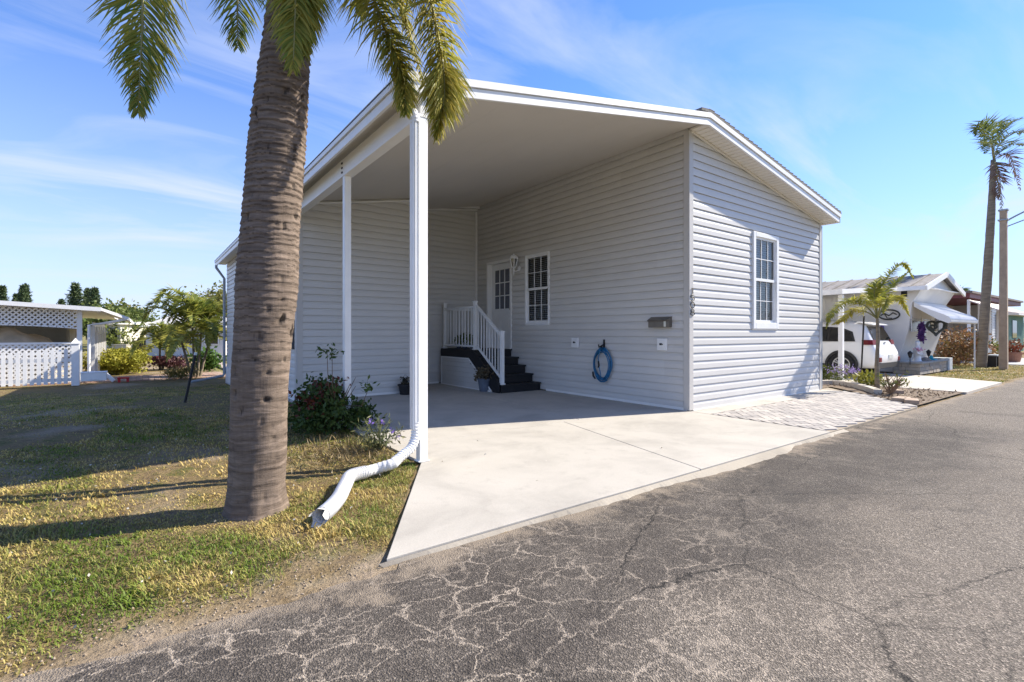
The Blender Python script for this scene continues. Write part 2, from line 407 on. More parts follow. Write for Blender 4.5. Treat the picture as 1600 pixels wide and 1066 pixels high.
b = MB(); b.hexa([(0, -1.97, -.2), (3.45, -1.97, -.2), (5.6, .2, -.2), (0, .0, -.2)], [(0, -1.97, -.014), (3.45, -1.97, -.014), (5.6, .2, -.014), (0, .0, -.014)])
tag(b.build('sand_bed', concrete('joint sand', (.33, .28, .215), .2)), kind='structure')
b = MB(); b.box(-.01, 4.9, -.352, -.002, -.1, .001); tag(b.build('wall_strip', M_CONC), kind='structure')
# ---- neighbour's drive, further drives, side road
b = MB(); b.hexa([(x, y, -.15) for x, y in ((6.7, -1.98), (10.15, -1.98), (11.05, -.2), (11.05, 9), (6.7, 9))], [(x, y, .004) for x, y in ((6.7, -1.98), (10.15, -1.98), (11.05, -.2), (11.05, 9), (6.7, 9))])
tag(b.build('neighbour_drive', M_CONC2), kind='structure')
b = MB(); b.box(20.2, 27.5, -2.0, 12, -.15, -.004); tag(b.build('far_drive', concrete('grey drive', (.42, .41, .39), .15)), kind='structure')
def flat(name, px, z, m):
    pts = [gp(a, c, z) for a, c in px]; b = MB(); b.hexa([(p.x, p.y, z-.15) for p in pts], [(p.x, p.y, z) for p in pts]); return tag(b.build(name, m), kind='structure')
flat('back_road', [(302, 562), (470, 562), (470, 557.5), (302, 557.5)], GZ-.02, mat('far asphalt', (.16, .15, .14), .9, .15, 2))
flat('back_drive', [(270, 557), (420, 557), (372, 547), (300, 547)], GZ-.01, M_CONC2)
flat('back_path', [(322, 565), (346, 565), (372, 577), (372, 584)], GZ-.012, concrete('pinkish path', (.42, .34, .27), .2))

# ============================================================ HOUSE
house = empty('mobile_home', (0, 0, 0), 'large pale grey vinyl-sided home with white roof edge, open carport and number 1508', 'house')
LAP = .127
PROF = [(0, -.008), (0, .019), (.070, .0155), (.098, .007), (.119, .002), (.119, -.008), (.127, -.008)]
def siding(name, lo, hi, z0, z1, loc, rotz, parent, holes=(), m=M_SIDING, lap=LAP):
    b = MB(); k = 0; pr_ = random.Random(len(name)+int(z1*100)+int(loc[1]*10)); tn = 0
    while z0+k*lap < z1-1e-4:
        zb = z0+k*lap
        if k % 2 == 0: seam = pr_.uniform(.0, 3.6); tns = [pr_.uniform(0, .35) for _ in range(9)]
        for (ra, oa), (rb, ob) in zip(PROF[:-1], PROF[1:]):
            za, zc = zb+ra*lap/LAP, min(zb+rb*lap/LAP, z1)
            if za >= z1: break
            zm = (za+zc)/2
            la, ha, lc, hc = lo(za), hi(za), lo(zc), hi(zc)
            if ha <= la: continue
            if hc < lc: hc = lc
            cuts = sorted([(h[0], h[1]) for h in holes if h[2] < zm < h[3]])
            q_ = math.floor((la-seam)/3.6)*3.6+seam+3.6
            while q_ < min(ha, hc)-.05:
                if q_ > max(la, lc)+.05 and not any(c0-.02 < q_ < c1+.02 for c0, c1 in cuts): cuts.append((q_, q_))
                q_ += 3.6
            cuts.sort()
            segs = []; s, sc = la, lc
            for c0, c1 in cuts: segs.append((s, c0, sc, c0)); s = sc = c1
            segs.append((s, ha, sc, hc))
            for p, q, pc, qc in segs:
                if q-p > 1e-4: b.add([(p, -oa, za), (q, -oa, za), (qc, -ob, zc), (pc, -ob, zc)], [(0, 1, 2, 3)], tns[int((p+30-seam+.01)//3.6) % 9])
        k += 1
    return b.build(name, m, parent, loc=loc, rot=(0, 0, rotz))
RL = R(-90)
def zc(x): return 4.42+.185*x           # carport ceiling, x<=0
def zs(x): return 4.385-.174*x          # right soffit, x>=0
GW = 4.74
# holes are (a0,a1,z0,z1) in wall coordinates
siding('wall', lambda z: .0, lambda z: GW if z < zs(GW) else max(0, (4.385-z)/.174), .02, 4.38, (0, 0, 0), 0, house, [(1.93, 2.80, 1.34, 3.00)])
siding('wall', lambda z: -6.15, lambda z: 0, .02, 4.42, (0, 0, 0), RL, house, [(-4.10, -3.33, 1.42, 2.92), (-5.60, -4.68, .86, 2.90)])
siding('wall', lambda z: -2.6 if z < zc(-2.6) else min(0, (z-4.42)/.185), lambda z: 0, .02, 4.42, (0, 6.15, 0), 0, house)
siding('wall', lambda z: -4.61 if z < zc(-4.61) else (z-4.42)/.185, lambda z: -2.3, .02, zc(-2.3), (0, 4.82, 0), 0, house)
siding('wall', lambda z: -14.33, lambda z: -4.82, .09, 3.54, (-4.61, 0, 0), RL, house, [(-5.62, -5.10, .95, 1.52)])
siding('wall', lambda z: 4.82, lambda z: 6.15, .02, zc(-2.3), (-2.3, 0, 0), R(90), house)
siding('wall', lambda z: 0, lambda z: 14.3, .02, 3.54, (GW, 0, 0), R(90), house)
b = MB(); b.box(-4.6, GW-.01, 14.2, 14.3, -.5, 3.5); b.box(-4.58, -4.5, 4.95, 14.2, 0, 3.5); b.build('wall', M_SIDING, house)
b = MB(); b.box(-4.66, -4.60, 4.84, 14.33, -.5, .10); b.build('skirt_board', M_TRIM, house)
b = MB()
b.box(-.035, .075, -.026, -.003, .012, 4.375); b.box(-.035, -.0, -.003, .08, .012, 4.38)
b.build('corner_trim', M_CORNER, house, bev=.004)
b = MB(); b.box(-4.66, -4.55, 4.80, 4.83, .012, 3.54); b.box(-4.662, -4.62, 4.83, 4.92, .012, 3.54); b.build('corner_trim', M_CORNER, house)
b = MB(); b.box(GW-.06, GW+.02, -.026, -.002, .012, 3.55); b.build('corner_trim', M_CORNER, house)
b = MB(); b.box(-.05, -.02, 6.09, 6.135, .012, 4.30); b.build('corner_trim', M_TRIM, house)
# base trims, ceiling trims
b = MB()
for q in ((.08, GW-.07, -.024, -.003, .002, .022), (-.028, -.022, .02, 3.4, .002, .045), (-4.54, -2.3, 4.79, 4.798, .002, .045), (-2.28, -1.1, 6.12, 6.128, .002, .045)):
    b = MB(); b.box(*q); b.build('base_trim', M_TRIM, house)
b = MB()
b.hexa([(-4.5, 4.76, zc(-4.5)-.06), (-2.3, 4.76, zc(-2.3)-.06), (-2.3, 4.8, zc(-2.3)-.06), (-4.5, 4.8, zc(-4.5)-.06)], [(-4.5, 4.76, zc(-4.5)-.035), (-2.3, 4.76, zc(-2.3)-.035), (-2.3, 4.8, zc(-2.3)-.035), (-4.5, 4.8, zc(-4.5)-.035)])
b.build('ceiling_trim', M_TRIM, house); b = MB()
b.hexa([(-2.4, 6.05, 4.02), (-.03, 6.05, 4.33), (-.03, 6.13, 4.33), (-2.4, 6.13, 4.02)], [(-2.4, 6.05, 4.05), (-.03, 6.05, 4.36), (-.03, 6.13, 4.36), (-2.4, 6.13, 4.05)])
b.build('ceiling_trim', M_TRIM, house)
b = MB(); b.bar((-2.4, 5.98, 4.13), (-.03, 5.98, 4.385), .05, .05); b.build('ceiling_trim', M_TRIM, house)
# ceiling of the carport: one pan with shallow seams every 0.6 m
b = MB(); YF, XE, XR = -.31, -4.90, 4.90
for i in range(8):
    x0 = XE+i*(-XE)/8; x1 = XE+(i+1)*(-XE)/8-.002
    for y1_ in (5.9 if x0 > -2.4 else 4.83,):
        b.hexa([(x0, YF, zc(x0)), (x0, 6.2, zc(x0)), (x1, 6.2, zc(x1)), (x1, YF, zc(x1))], [(x0, YF, zc(x0)+.03), (x0, 6.2, zc(x0)+.03), (x1, 6.2, zc(x1)+.03), (x1, YF, zc(x1)+.03)])
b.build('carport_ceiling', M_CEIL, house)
b = MB(); b.box(XE, -4.62, 4.83, 14.6, zc(-4.76)-.03, zc(-4.76)); b.build('soffit', M_SOFFIT, house)
# ribbed gable soffit (each rib a real step)
b = MB(); n = 46
for i in range(n):
    x0 = .0+i*XR/n; x1 = x0+XR/n*.72; x2 = x0+XR/n
    for a, c, dz in ((x0, x1, 0.), (x1, x2, .008)):
        b.hexa([(a, YF, zs(a)+dz), (a, -.0, zs(a)+dz), (c, -.0, zs(c)+dz), (c, YF, zs(c)+dz)], [(a, YF, zs(a)+.03), (a, 0, zs(a)+.03), (c, 0, zs(c)+.03), (c, YF, zs(c)+.03)])
b.box(GW+.02, XR, 0, 14.6, zs(XR), zs(XR)+.03)
b.build('soffit', M_SOFFIT, house)
b = MB(); b.hexa([(.02, -.045, zs(0)-.035), (GW, -.045, zs(GW)-.03), (GW, -.02, zs(GW)-.03), (.02, -.02, zs(0)-.035)], [(.02, -.045, zs(0)-.008), (GW, -.045, zs(GW)-.003), (GW, -.02, zs(GW)-.003), (.02, -.02, zs(0)-.008)])
b.build('soffit_trim', M_SOFFIT, house)
# fascia: lower board, groove, proud upper drip board
def fas(b, p, q, zb0, zb1, nrm):
    n_ = Vector(nrm)
    for (h0, h1, d) in ((0, .095, .0), (.095, .105, -.018), (.105, .178, .02)):
        P, Q = Vector((*p, 0)), Vector((*q, 0)); o1 = n_*(d+.0); o0 = -n_*.03
        b.hexa([P+o1+Vector((0, 0, zb0+h0)), Q+o1+Vector((0, 0, zb1+h0)), Q+o0+Vector((0, 0, zb1+h0)), P+o0+Vector((0, 0, zb0+h0))],
               [P+o1+Vector((0, 0, zb0+h1)), Q+o1+Vector((0, 0, zb1+h1)), Q+o0+Vector((0, 0, zb1+h1)), P+o0+Vector((0, 0, zb0+h1))])
b = MB(); fas(b, (-4.93, -.33), (.03, -.33), zc(-4.93)-.07, 4.37, (0, -1, 0)); b.build('fascia', M_WPAINT, house)
b = MB(); fas(b, (.03, -.33), (4.90, -.33), 4.37, 4.37-.172*4.87, (0, -1, 0)); b.build('fascia', M_WPAINT, house)
b = MB(); zb = zc(-4.93)-.07; fas(b, (-4.93, 14.6), (-4.93, -.33), zb, zb, (-1, 0, 0)); b.build('gutter', M_WPAINT, house)
b = MB(); fas(b, (4.90, -.33), (4.90, 14.6), 4.37-.172*4.87, 4.37-.172*4.87, (1, 0, 0)); b.build('gutter', M_WPAINT, house)
# roof skin
b = MB()
b.hexa([(-4.95, -.30, zb+.16), (0, -.30, 4.53), (0, 14.6, 4.53), (-4.95, 14.6, zb+.16)], [(-4.95, -.30, zb+.19), (0, -.30, 4.56), (0, 14.6, 4.56), (-4.95, 14.6, zb+.19)])
b.build('roof', M_WPAINT, house)
b = MB(); z9 = 4.37-.172*4.87
b.hexa([(-.2, -.345, 4.53), (0.03, -.345, 4.552), (4.93, -.345, z9+.182), (4.93, 14.6, z9+.182), (-.2, 14.6, 4.55)], [(-.2, -.345, 4.57), (0.03, -.345, 4.60), (4.93, -.345, z9+.225), (4.93, 14.6, z9+.225), (-.2, 14.6, 4.6)])
for i in range(34):
    x0 = i*4.9/34; zt = 4.603-(4.603-(z9+.228))*(x0/4.9)
    b.hexa([(x0, -.347, zt-.010), (x0+.15, -.347, zt-.012), (x0+.15, 14.6, zt-.012), (x0, 14.6, zt-.010)], [(x0, -.347, zt-.002), (x0+.15, -.347, zt-.004), (x0+.15, 14.6, zt-.004), (x0, 14.6, zt-.002)])
b.build('shingle_roof', M_SHINGLE, house)
# beam, posts
b = MB(); b.box(-4.74, -4.64, -.28, 4.80, 3.30, 3.50); b.box(-4.75, -4.63, -.28, 4.80, 3.27, 3.298); b.build('beam', M_TRIM, house)
b = MB(); b.box(-4.745, -4.660, -.275, -.195, .004, 3.268); b.box(-4.76, -4.645, -.29, -.18, .001, .012); b.build('post', M_WPAINT, house, bev=.004)
b = MB(); b.box(-4.745, -4.660, 1.90, 1.985, .004, 3.268); b.build('post', M_WPAINT, house, bev=.004)
# conduit-like screws on the beam above the second post
b = MB()
for dz in (.04, .10, .16): b = MB(); b.box(-4.752, -4.741, 1.99, 2.03, 3.28+dz, 3.30+dz); b.build('beam_bolt', mat('dark bolt', (.05, .05, .05), .6), house)

# ---- windows
def lite(b, x0, x1, z0, z1, y, nx, nz, t=.013, d=.012):
    for i in range(1, nx):
        x = x0+(x1-x0)*i/nx; b.box(x-t/2, x+t/2, y-d, y, z0, z1)
    for i in range(1, nz):
        z = z0+(z1-z0)*i/nz; b.box(x0, x1, y-d-.002, y-.001, z-t/2, z+t/2)
def window(parent, loc, rotz, w_, h_, trim=.07, proud=.035, blinds='closed', wood=None, bottom_extra=0.):
    o = (loc[0], loc[1], loc[2])
    b = MB(); t = trim; be = bottom_extra
    b.box(-t, 0, -proud, .03, -t-be, h_+t); b.box(w_, w_+t, -proud, .03, -t-be, h_+t)
    b.box(0, w_, -proud, .03, h_, h_+t); b.box(0, w_, -proud, .03, -t-be, 0)
    b.box(-t+.008, w_+t-.008, -.02, -.004, -t-be-.02, -t-be)
    fr = b.build('window', M_WPAINT, parent, loc=o, rot=(0, 0, rotz), bev=.006)
    s = .035; hm = h_*.5
    b = MB()   # upper sash
    y0, y1 = -.012, .012
    b.box(.0, s, y0, y1, hm, h_); b.box(w_-s, w_, y0, y1, hm, h_); b.box(s, w_-s, y0, y1, h_-s, h_); b.box(s, w_-s, y0-.01, y1, hm-.02, hm+.03)
    lite(b, s, w_-s, hm+.03, h_-s, .006, 3, 2); b.build('sash', M_WPAINT, fr)
    b = MB(); y0, y1 = .006, .03
    b.box(.0, s+.01, y0, y1, 0, hm-.02); b.box(w_-s-.01, w_, y0, y1, 0, hm-.02); b.box(s+.01, w_-s-.01, y0, y1, 0, s+.01)
    lite(b, s+.01, w_-s-.01, s+.01, hm-.02, .024, 3, 2); b.build('sash', M_WPAINT, fr)
    b = MB(); b.add([(s, .008, hm+.03), (w_-s, .008, hm+.03), (w_-s, .008, h_-s), (s, .008, h_-s)], [(0, 1, 2, 3)]); b.build('pane', M_GLASS, fr)
    b = MB(); b.add([(s, .026, s), (w_-s, .026, s), (w_-s, .026, hm-.02), (s, .026, hm-.02)], [(0, 1, 2, 3)]); b.build('pane', M_GLASS, fr)
    b = MB(); nb = int(h_/.042)
    for i in range(nb):
        z = .01+i*.042
        if blinds == 'closed': b.add([(.01, .075, z), (w_-.01, .075, z), (w_-.01, .10, z+.03), (.01, .10, z+.03)], [(0, 1, 2, 3)])
        else: b.add([(.01, .065, z), (w_-.01, .065, z), (w_-.01, .095, z+.020), (.01, .095, z+.020)], [(0, 1, 2, 3)])
    b.box(.01, w_-.01, .06, .11, h_-.04, h_)
    b.build('blinds', M_BLIND, fr)
    b = MB(); b.box(-.02, w_+.02, .25, .27, -.02, h_+.02); b.box(-.02, .0-.002, .032, .25, -.02, h_+.02); b.box(w_+.002, w_+.02, .032, .25, -.02, h_+.02)
    b.box(-.02, w_+.02, .032, .25, h_+.005, h_+.03); b.box(-.02, w_+.02, .032, .25, -.03, -.005)
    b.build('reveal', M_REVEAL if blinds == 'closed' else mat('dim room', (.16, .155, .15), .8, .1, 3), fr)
    return fr
window(house, (1.98, 0, 1.41), 0, .77, 1.55, trim=.085, proud=.045, bottom_extra=.03)
window(house, (0, 4.08, 1.445), RL, .74, 1.455, trim=.04, proud=.03, blinds='open')
b = MB(); b.box(-5.60, -5.12, -.012, .03, .97, 1.50); b.box(-5.64, -5.60, -.03, .0, .92, 1.55); b.box(-5.12, -5.08, -.03, 0, .92, 1.55); b.box(-5.6, -5.12, -.03, 0, 1.5, 1.55); b.box(-5.6, -5.12, -.03, 0, .92, .97)
b.build('vent_panel', M_DARKIN, house, loc=(-4.61, 0, 0), rot=(0, 0, RL))
# ---- door (wall coordinates a=-y): a from -5.60 to -4.68, z .86..2.9
D0, D1 = -5.60, -4.68
b = MB()
b.box(D0-.05, D0, -.035, .13, .86, 2.95); b.box(D1, D1+.05, -.035, .13, .86, 2.95); b.box(D0, D1, -.035, .13, 2.89, 2.95); b.box(D0-.03, D1+.03, -.05, .13, .845, .875)
dfr = b.build('door_frame', M_TRIM, house, rot=(0, 0, RL), bev=.004)
b = MB(); b.box(D0+.001, D1-.001, .085, .125, .877, 2.888)
for x0, x1 in ((D0+.14, D0+.41), (D0+.51, D0+.78)):
    for z0, z1 in ((1.05, 1.62),):
        b.box(x0, x1, .078, .0849, z0, z1); b.box(x0+.04, x1-.04, .072, .0779, z0+.04, z1-.04)
gx0, gx1, gz0, gz1 = D0+.17, D1-.15, 1.80, 2.74
b.box(gx0-.04, gx0, .070, .084, gz0-.04, gz1+.04); b.box(gx1, gx1+.04, .070, .084, gz0-.04, gz1+.04); b.box(gx0, gx1, .070, .084, gz1, gz1+.04); b.box(gx0, gx1, .070, .084, gz0-.04, gz0)
door = b.build('door', M_WPAINT, house, rot=(0, 0, RL), bev=.003)
b = MB(); b.box(gx0, gx1, .078, .0835, gz0, gz1); b.build('pane', mat('door glass', (.10, .11, .14), .12, .1, 3, spec=.7), door)
b = MB(); lite(b, gx0, gx1, gz0, gz1, .078, 3, 3, .022, .01); b.build('muntin', M_WPAINT, door)
b = MB(); b.lathe((0, 0, 0), [(.012, 0), (.012, .03), (.03, .04), (.03, .06), (.015, .075)], 14); o = b.build('handle', mat('brass', (.35, .28, .14), .3, metal=.8), door, loc=(D1-.07, .085, 1.78), rot=(R(90), 0, 0))

# ---- meter / outlet cover plates, numbers
for a0, a1, z0, z1 in ((-.575, -.385, .935, 1.13), (-2.61, -2.42, .935, 1.125)):
    b = MB(); b.box(a0, a1, -.045, -.018, z0, z1); o = b.build('outlet_plate', M_WPAINT, house, rot=(0, 0, RL), bev=.006)
    c0, c1 = (a0+a1)/2, (z0+z1)/2
    b = MB(); b.box(c0-.055, c0+.055, -.056, -.046, c1-.05, c1+.06); b.build('cover', M_TRIM, o, bev=.003)
    b = MB(); b.box(c0-.035, c0+.01, -.060, -.0561, c1-.012, c1+.022); b.box(c0+.016, c0+.03, -.060, -.0561, c1-.008, c1+.012); b.build('socket', M_BLACK, o)
def arc(cx, cz, rx, rz, a0, a1, n=14): return [(cx+rx*math.cos(R(a0+(a1-a0)*k/n)), cz+rz*math.sin(R(a0+(a1-a0)*k/n))) for k in range(n+1)]
DIG = {'1': [[(-.012, .070), (.004, .085), (.004, 0)]], '5': [[(.026, .085), (-.022, .085), (-.026, .048)]+arc(-.002, .027, .031, .027, 120, -130)],
       '0': [arc(0, .0425, .030, .0425, 0, 360, 24)], '8': [arc(0, .064, .024, .021, 0, 360, 20), arc(0, .022, .030, .022, 0, 360, 20)]}
for i, ch in enumerate('1508'):
    b = MB()
    for pl in DIG[ch]: b.tube([(x*1.65, 0, z*1.08) for x, z in pl], .0068, 6)
    b.build('house_number', M_BLACK, house, loc=(.035, -.036, 1.835-i*.113))
# ---- downspouts
def rect_pipe(b, pts, w_, d_):
    for p, q in zip(pts[:-1], pts[1:]): b.bar(p, q, w_, d_, up=(0, 1, 0) if abs((Vector(q)-Vector(p)).z) > .1 else (0, 0, 1))
def corr_tube(b, pts, r, n=14, ridge=.004, pitch=.03):
    P = [Vector(p) for p in pts]; out_ = []; rr = []
    # resample with catmull
    def cat(p0, p1, p2, p3, t): return .5*((2*p1)+(-p0+p2)*t+(2*p0-5*p1+4*p2-p3)*t*t+(-p0+3*p1-3*p2+p3)*t**3)
    L_ = []
    for i in range(len(P)-1):
        p0, p1, p2, p3 = P[max(i-1, 0)], P[i], P[i+1], P[min(i+2, len(P)-1)]
        for k in range(24): L_.append(cat(p0, p1, p2, p3, k/24))
    L_.append(P[-1]); s = 0; acc = [0]
    for i in range(1, len(L_)): s += (L_[i]-L_[i-1]).length; acc.append(s)
    m_ = int(s/(pitch/4)); j = 0
    for k in range(m_+1):
        d = s*k/m_
        while j < len(acc)-2 and acc[j+1] < d: j += 1
        t = (d-acc[j])/max(1e-6, acc[j+1]-acc[j]); out_.append(L_[j].lerp(L_[j+1], t)); rr.append(r+(ridge if k % 4 in (0, 1) else -ridge))
    b.tube(out_, rr, n, cap=False)
    return out_
dx_, dy_ = -4.815, -.335
b = MB()
rect_pipe(b, [(dx_, dy_, 3.20), (dx_, dy_, .34)], .088, .066)
for k in (.35, -.35): b.box(dx_+k*.05-.006, dx_+k*.05+.006, dy_-.040, dy_-.031, .34, 3.2)
corr_tube(b, [(-4.90, -.26, 3.42), (-4.89, -.28, 3.36), (-4.835, -.325, 3.25), (dx_, dy_, 3.16)], .047, 14, .002, .03)
corr_tube(b, [(dx_, dy_, .40), (dx_-.005, dy_-.005, .27), (dx_-.06, dy_-.03, .175), (dx_-.16, dy_-.07, .13), (-5.10, -.47, .085)], .042, 14, .003, .03)
b.build('downspout', M_WPAINT, house, smooth=False, bev=0)
b = MB(); xw = -4.70
yb_ = 14.28
b.tube([(-4.93, yb_, 3.44), (-4.93, yb_, 3.36), (xw, yb_, 3.02), (xw, yb_, -.12), (xw-.04, yb_-.02, -.20), (xw-.95, yb_-.3, -.33)], .042, 8)
b.build('downspout', M_GREYMET, house)
b = MB(); b.box(GW+.022, GW+.085, -.02, .05, .03, 3.5); b.build('downspout', M_GREYMET, house)

# corrugated drain on the grass: top-level
b = MB(); P0 = (-5.10, -.47, .085)
q1, q2, q3 = gp(588, 733, .05), gp(566, 739, .05), gp(548, 744, .055)
path = [(-5.05, -.445, .103), P0, tuple(q1.lerp(Vector(P0), .35)), tuple(q1), tuple(q2)]
corr_tube(b, path, .046, 16, .0015, .04)
pth = [tuple(q2.lerp(q1, .2)), tuple(q3), tuple(gp(540, 757, .05)), tuple(gp(530, 777, .05)), tuple(gp(517, 793, .045)), tuple(gp(503, 805, .045))]
pts_ = corr_tube(b, pth, .050, 20, .0035, .020)
# torn, flared lip
c_ = pts_[-1]; d_ = (pts_[-1]-pts_[-4]).normalized(); a_ = d_.cross(Vector((0, 0, 1))).normalized(); u_ = a_.cross(d_)
n = 20; vs = []
for k in range(n):
    th = 2*math.pi*k/n; rad = a_*math.cos(th)+u_*math.sin(th)
    ln = .02+.05*(1 if k % 7 in (1, 2, 3) else 0)+.02*random.random()
    vs.append(c_+rad*.049); vs.append(c_+rad*(.054)+d_*ln)
fs = [(2*k, 2*((k+1) % n), 2*((k+1) % n)+1, 2*k+1) for k in range(n)]
b.add(vs, fs)
pz = rebase(b, P0)
tag(b.build('drainpipe', mat('white flexible drainpipe', (.74, .73, .71), .5, .08, 6, dirt=.3), loc=pz, smooth=False), 'white corrugated flexible drainpipe snaking over the grass with torn open end', 'drainpipe')

# ============================================================ PORCH STEPS
ps = empty('porch_steps', (-.02, 3.6, 0), 'black steps and landing with white picket railing beside the door', 'steps')
def P(b_, name, m, bev=0., smooth=False):
    b_.v = [(x+.02, y-3.6, z) for x, y, z in b_.v]; return b_.build(name, m, ps, bev=bev, smooth=smooth)
X0, X1 = -1.06, -.02
tread = [(3.56, .17), (3.82, .34), (4.08, .51), (4.34, .68), (4.60, .85)]
for i, (y, z) in enumerate(tread):
    y1 = tread[i+1][0]+.02 if i < 4 else 6.08
    b = MB(); b.box(X0, X1, y, y1, z-.035, z); P(b, 'tread' if i < 4 else 'landing', M_BLACK, .004)
    b = MB(); b.box(X0+.01, X1-.01, y+.03, y+.045, z-.17 if i else .0, z-.0355); P(b, 'riser', M_BLACK)
b = MB()   # black stringer and landing band on the open side
b.prism([(X0-.03, 3.62, .0), (X0-.03, 3.95, .0), (X0-.03, 4.86, .66), (X0-.03, 6.05, .66), (X0-.03, 6.05, .84), (X0-.03, 4.60, .84), (X0-.03, 3.62, .20)], (.028, 0, 0))
P(b, 'stringer', M_BLACK)
b = MB()
for k in range(6):
    z0 = .02+k*.108; z1 = z0+.105
    ya = 3.86+(z0)*1.38; yb2 = 3.86+z1*1.38
    b.add([(X0-.036, ya, z0), (X0-.036, 5.98, z0), (X0-.028, 5.98, z1), (X0-.028, yb2, z1)], [(3, 2, 1, 0)])
    b.add([(X0-.036, ya, z0), (X0-.036, 5.98, z0), (X0-.026, 5.98, z0), (X0-.026, ya, z0)], [(0, 1, 2, 3)])
P(b, 'skirt_panel', M_SIDING)
b = MB(); b.bar((X0-.04, 3.86, .012), (X0-.04, 6.0, .012), .016, .024); b.bar((X0-.04, 6.0, .0), (X0-.04, 6.0, .66), .016, .024); b.bar((X0-.04, 4.77, .655), (X0-.04, 6.0, .655), .016, .024); b.bar((X0-.04, 3.86, .012), (X0-.04, 4.77, .655), .016, .024)
P(b, 'skirt_trim', M_TRIM)
XRl = X0+.05
posts = [(3.62, .17, 1.26), (4.63, .85, 1.92), (6.0, .85, 1.93)]
for y, z0, z1 in posts:
    b = MB(); b.box(XRl-.035, XRl+.035, y-.035, y+.035, z0, z1-.02); b.box(XRl-.05, XRl+.05, y-.05, y+.05, z0, z0+.025); b.box(XRl-.045, XRl+.045, y-.045, y+.045, z1-.02, z1)
    P(b, 'railing_post', M_WPAINT)
b = MB(); b.box(-.10, -.04, 5.97, 6.03, .85, 1.9); P(b, 'railing_post', M_WPAINT)
def rail(p, q, zt0, zt1, zb0, zb1, n_):
    b = MB(); dx = Vector((q[0]-p[0], q[1]-p[1], 0))
    b.bar((*p, zt0), (*q, zt1), .045, .05); P(b, 'handrail', M_WPAINT); b = MB(); b.bar((*p, zb0), (*q, zb1), .035, .04); P(b, 'bottom_rail', M_WPAINT)
    for i in range(1, n_+1):
        t = i/(n_+1); x = p[0]+dx.x*t; y = p[1]+dx.y*t
        b = MB(); b.box(x-.0095, x+.0095, y-.0095, y+.0095, zb0+(zb1-zb0)*t, zt0+(zt1-zt0)*t-.02); P(b, 'baluster', M_WPAINT)
rail((XRl, 3.65), (XRl, 4.60), 1.17, 1.83, .30, .96, 8)
rail((XRl, 4.66), (XRl, 5.97), 1.79, 1.79, .93, .93, 9)
rail((XRl+.03, 6.0), (-.10, 6.0), 1.79, 1.79, .93, .93, 6)

# ============================================================ THINGS ON THE HOUSE
# lantern
yl = 4.33
lan = empty('wall_lantern', (-.02, yl, 2.6), 'white coach lantern mounted on the grey wall right of the door', 'lantern')
b = MB(); b.lathe((0, 0, 0), [(.055, 0), (.06, .01), (.05, .02)], 16); b.build('backplate', M_WPAINT, lan, loc=(0, 0, .08), rot=(0, R(-90), 0))
b = MB(); b.tube([(0, 0, .06), (-.06, 0, .02), (-.13, 0, -.0), (-.16, 0, .05), (-.16, 0, .09)], .013, 8); b.tube([(-.16, 0, .09), (-.16, 0, -.10)], [.02, .005], 8)
b.build('bracket', M_WPAINT, lan, smooth=True)
b = MB(); b.lathe((-.16, 0, 0), [(.05, .09), (.055, .10)], 6)
b.lathe((-.16, 0, 0), [(.105, .28), (.11, .29), (.085, .33), (.06, .355), (.02, .37), (.012, .40)], 6)
for k in range(6):
    th = 2*math.pi*k/6; b.bar((-.16+.05*math.cos(th), .05*math.sin(th), .10), (-.16+.10*math.cos(th), .10*math.sin(th), .285), .012)
b.build('cage', M_WPAINT, lan)
b = MB(); b.lathe((-.16, 0, 0), [(.047, .101), (.095, .279)], 6); b.build('glass_shade', M_GLASS, lan)
b = MB(); b.lathe((-.16, 0, 0), [(.012, .10), (.014, .17), (.006, .21)], 8); b.build('bulb', M_WPAINT, lan)
# mailbox
mbx = empty('mailbox', (0, .5, 1.31), 'bronze metal wall mailbox with sloping lid above an outlet plate', 'mailbox')
b = MB(); b.prism([(-.02, -.20, 0), (-.11, -.20, .0), (-.11, -.20, .12), (-.02, -.20, .165)], (0, .40, 0)); b.build('box', M_BRONZE, mbx, bev=.004)
b = MB(); b.prism([(-.02, -.205, .167), (-.125, -.205, .115), (-.13, -.205, .10), (-.135, -.205, .118), (-.02, -.205, .176)], (0, .41, 0)); b.build('lid', M_BRONZE, mbx)
b = MB(); b.box(-.116, -.1105, -.15, -.11, .01, .10); b.build('badge', mat('pale metal strip', (.55, .52, .45), .3, metal=.5), mbx)
# hose
hs = empty('garden_hose', (-.02, 1.76, .3), 'blue garden hose coiled on a black hook on the grey wall', 'hose')
b = MB(); random.seed(5)
for k in range(9):
    ry, rz = .20+.02*random.uniform(-1, 1), .285+.03*random.uniform(-1, 1); xo = -.035-.012*(k % 5); cz = .36+.02*random.uniform(-1, 1)-.012*k*.3; cy = .012*random.uniform(-1, 1)
    b.tube([(xo+.006*math.sin(3*a), cy+ry*math.sin(a), cz+rz*math.cos(a)*(1.0 if math.cos(a) < 0 else .95)) for a in [2*math.pi*i/40 for i in range(41)]], .0085, 8)
b.tube([(-.09, .02, .62), (-.095, .06, .45), (-.09, .04, .30), (-.09, .0, .12), (-.08, -.06, .02), (-.07, -.14, .06)], .0085, 8)
b.build('coil', M_BLUE, hs, smooth=True)
b = MB(); b.tube([(-.0, .0, .72), (-.03, 0, .70), (-.14, 0, .66), (-.15, 0, .71)], .014, 8); b.box(-.012, 0, -.02, .02, .60, .80)
b.box(-.10, -.02, -.04, .04, .655, .67); b.build('hook', M_BLACK, hs)
b = MB(); b.tube([(-.10, .13, .07), (-.11, .17, .12), (-.10, .19, .20)], [.013, .02, .016], 8); b.tube([(-.10, .05, .40), (-.11, .03, .32), (-.10, .06, .28)], [.014, .018, .01], 8)
b.build('nozzle', M_BLACK, hs)

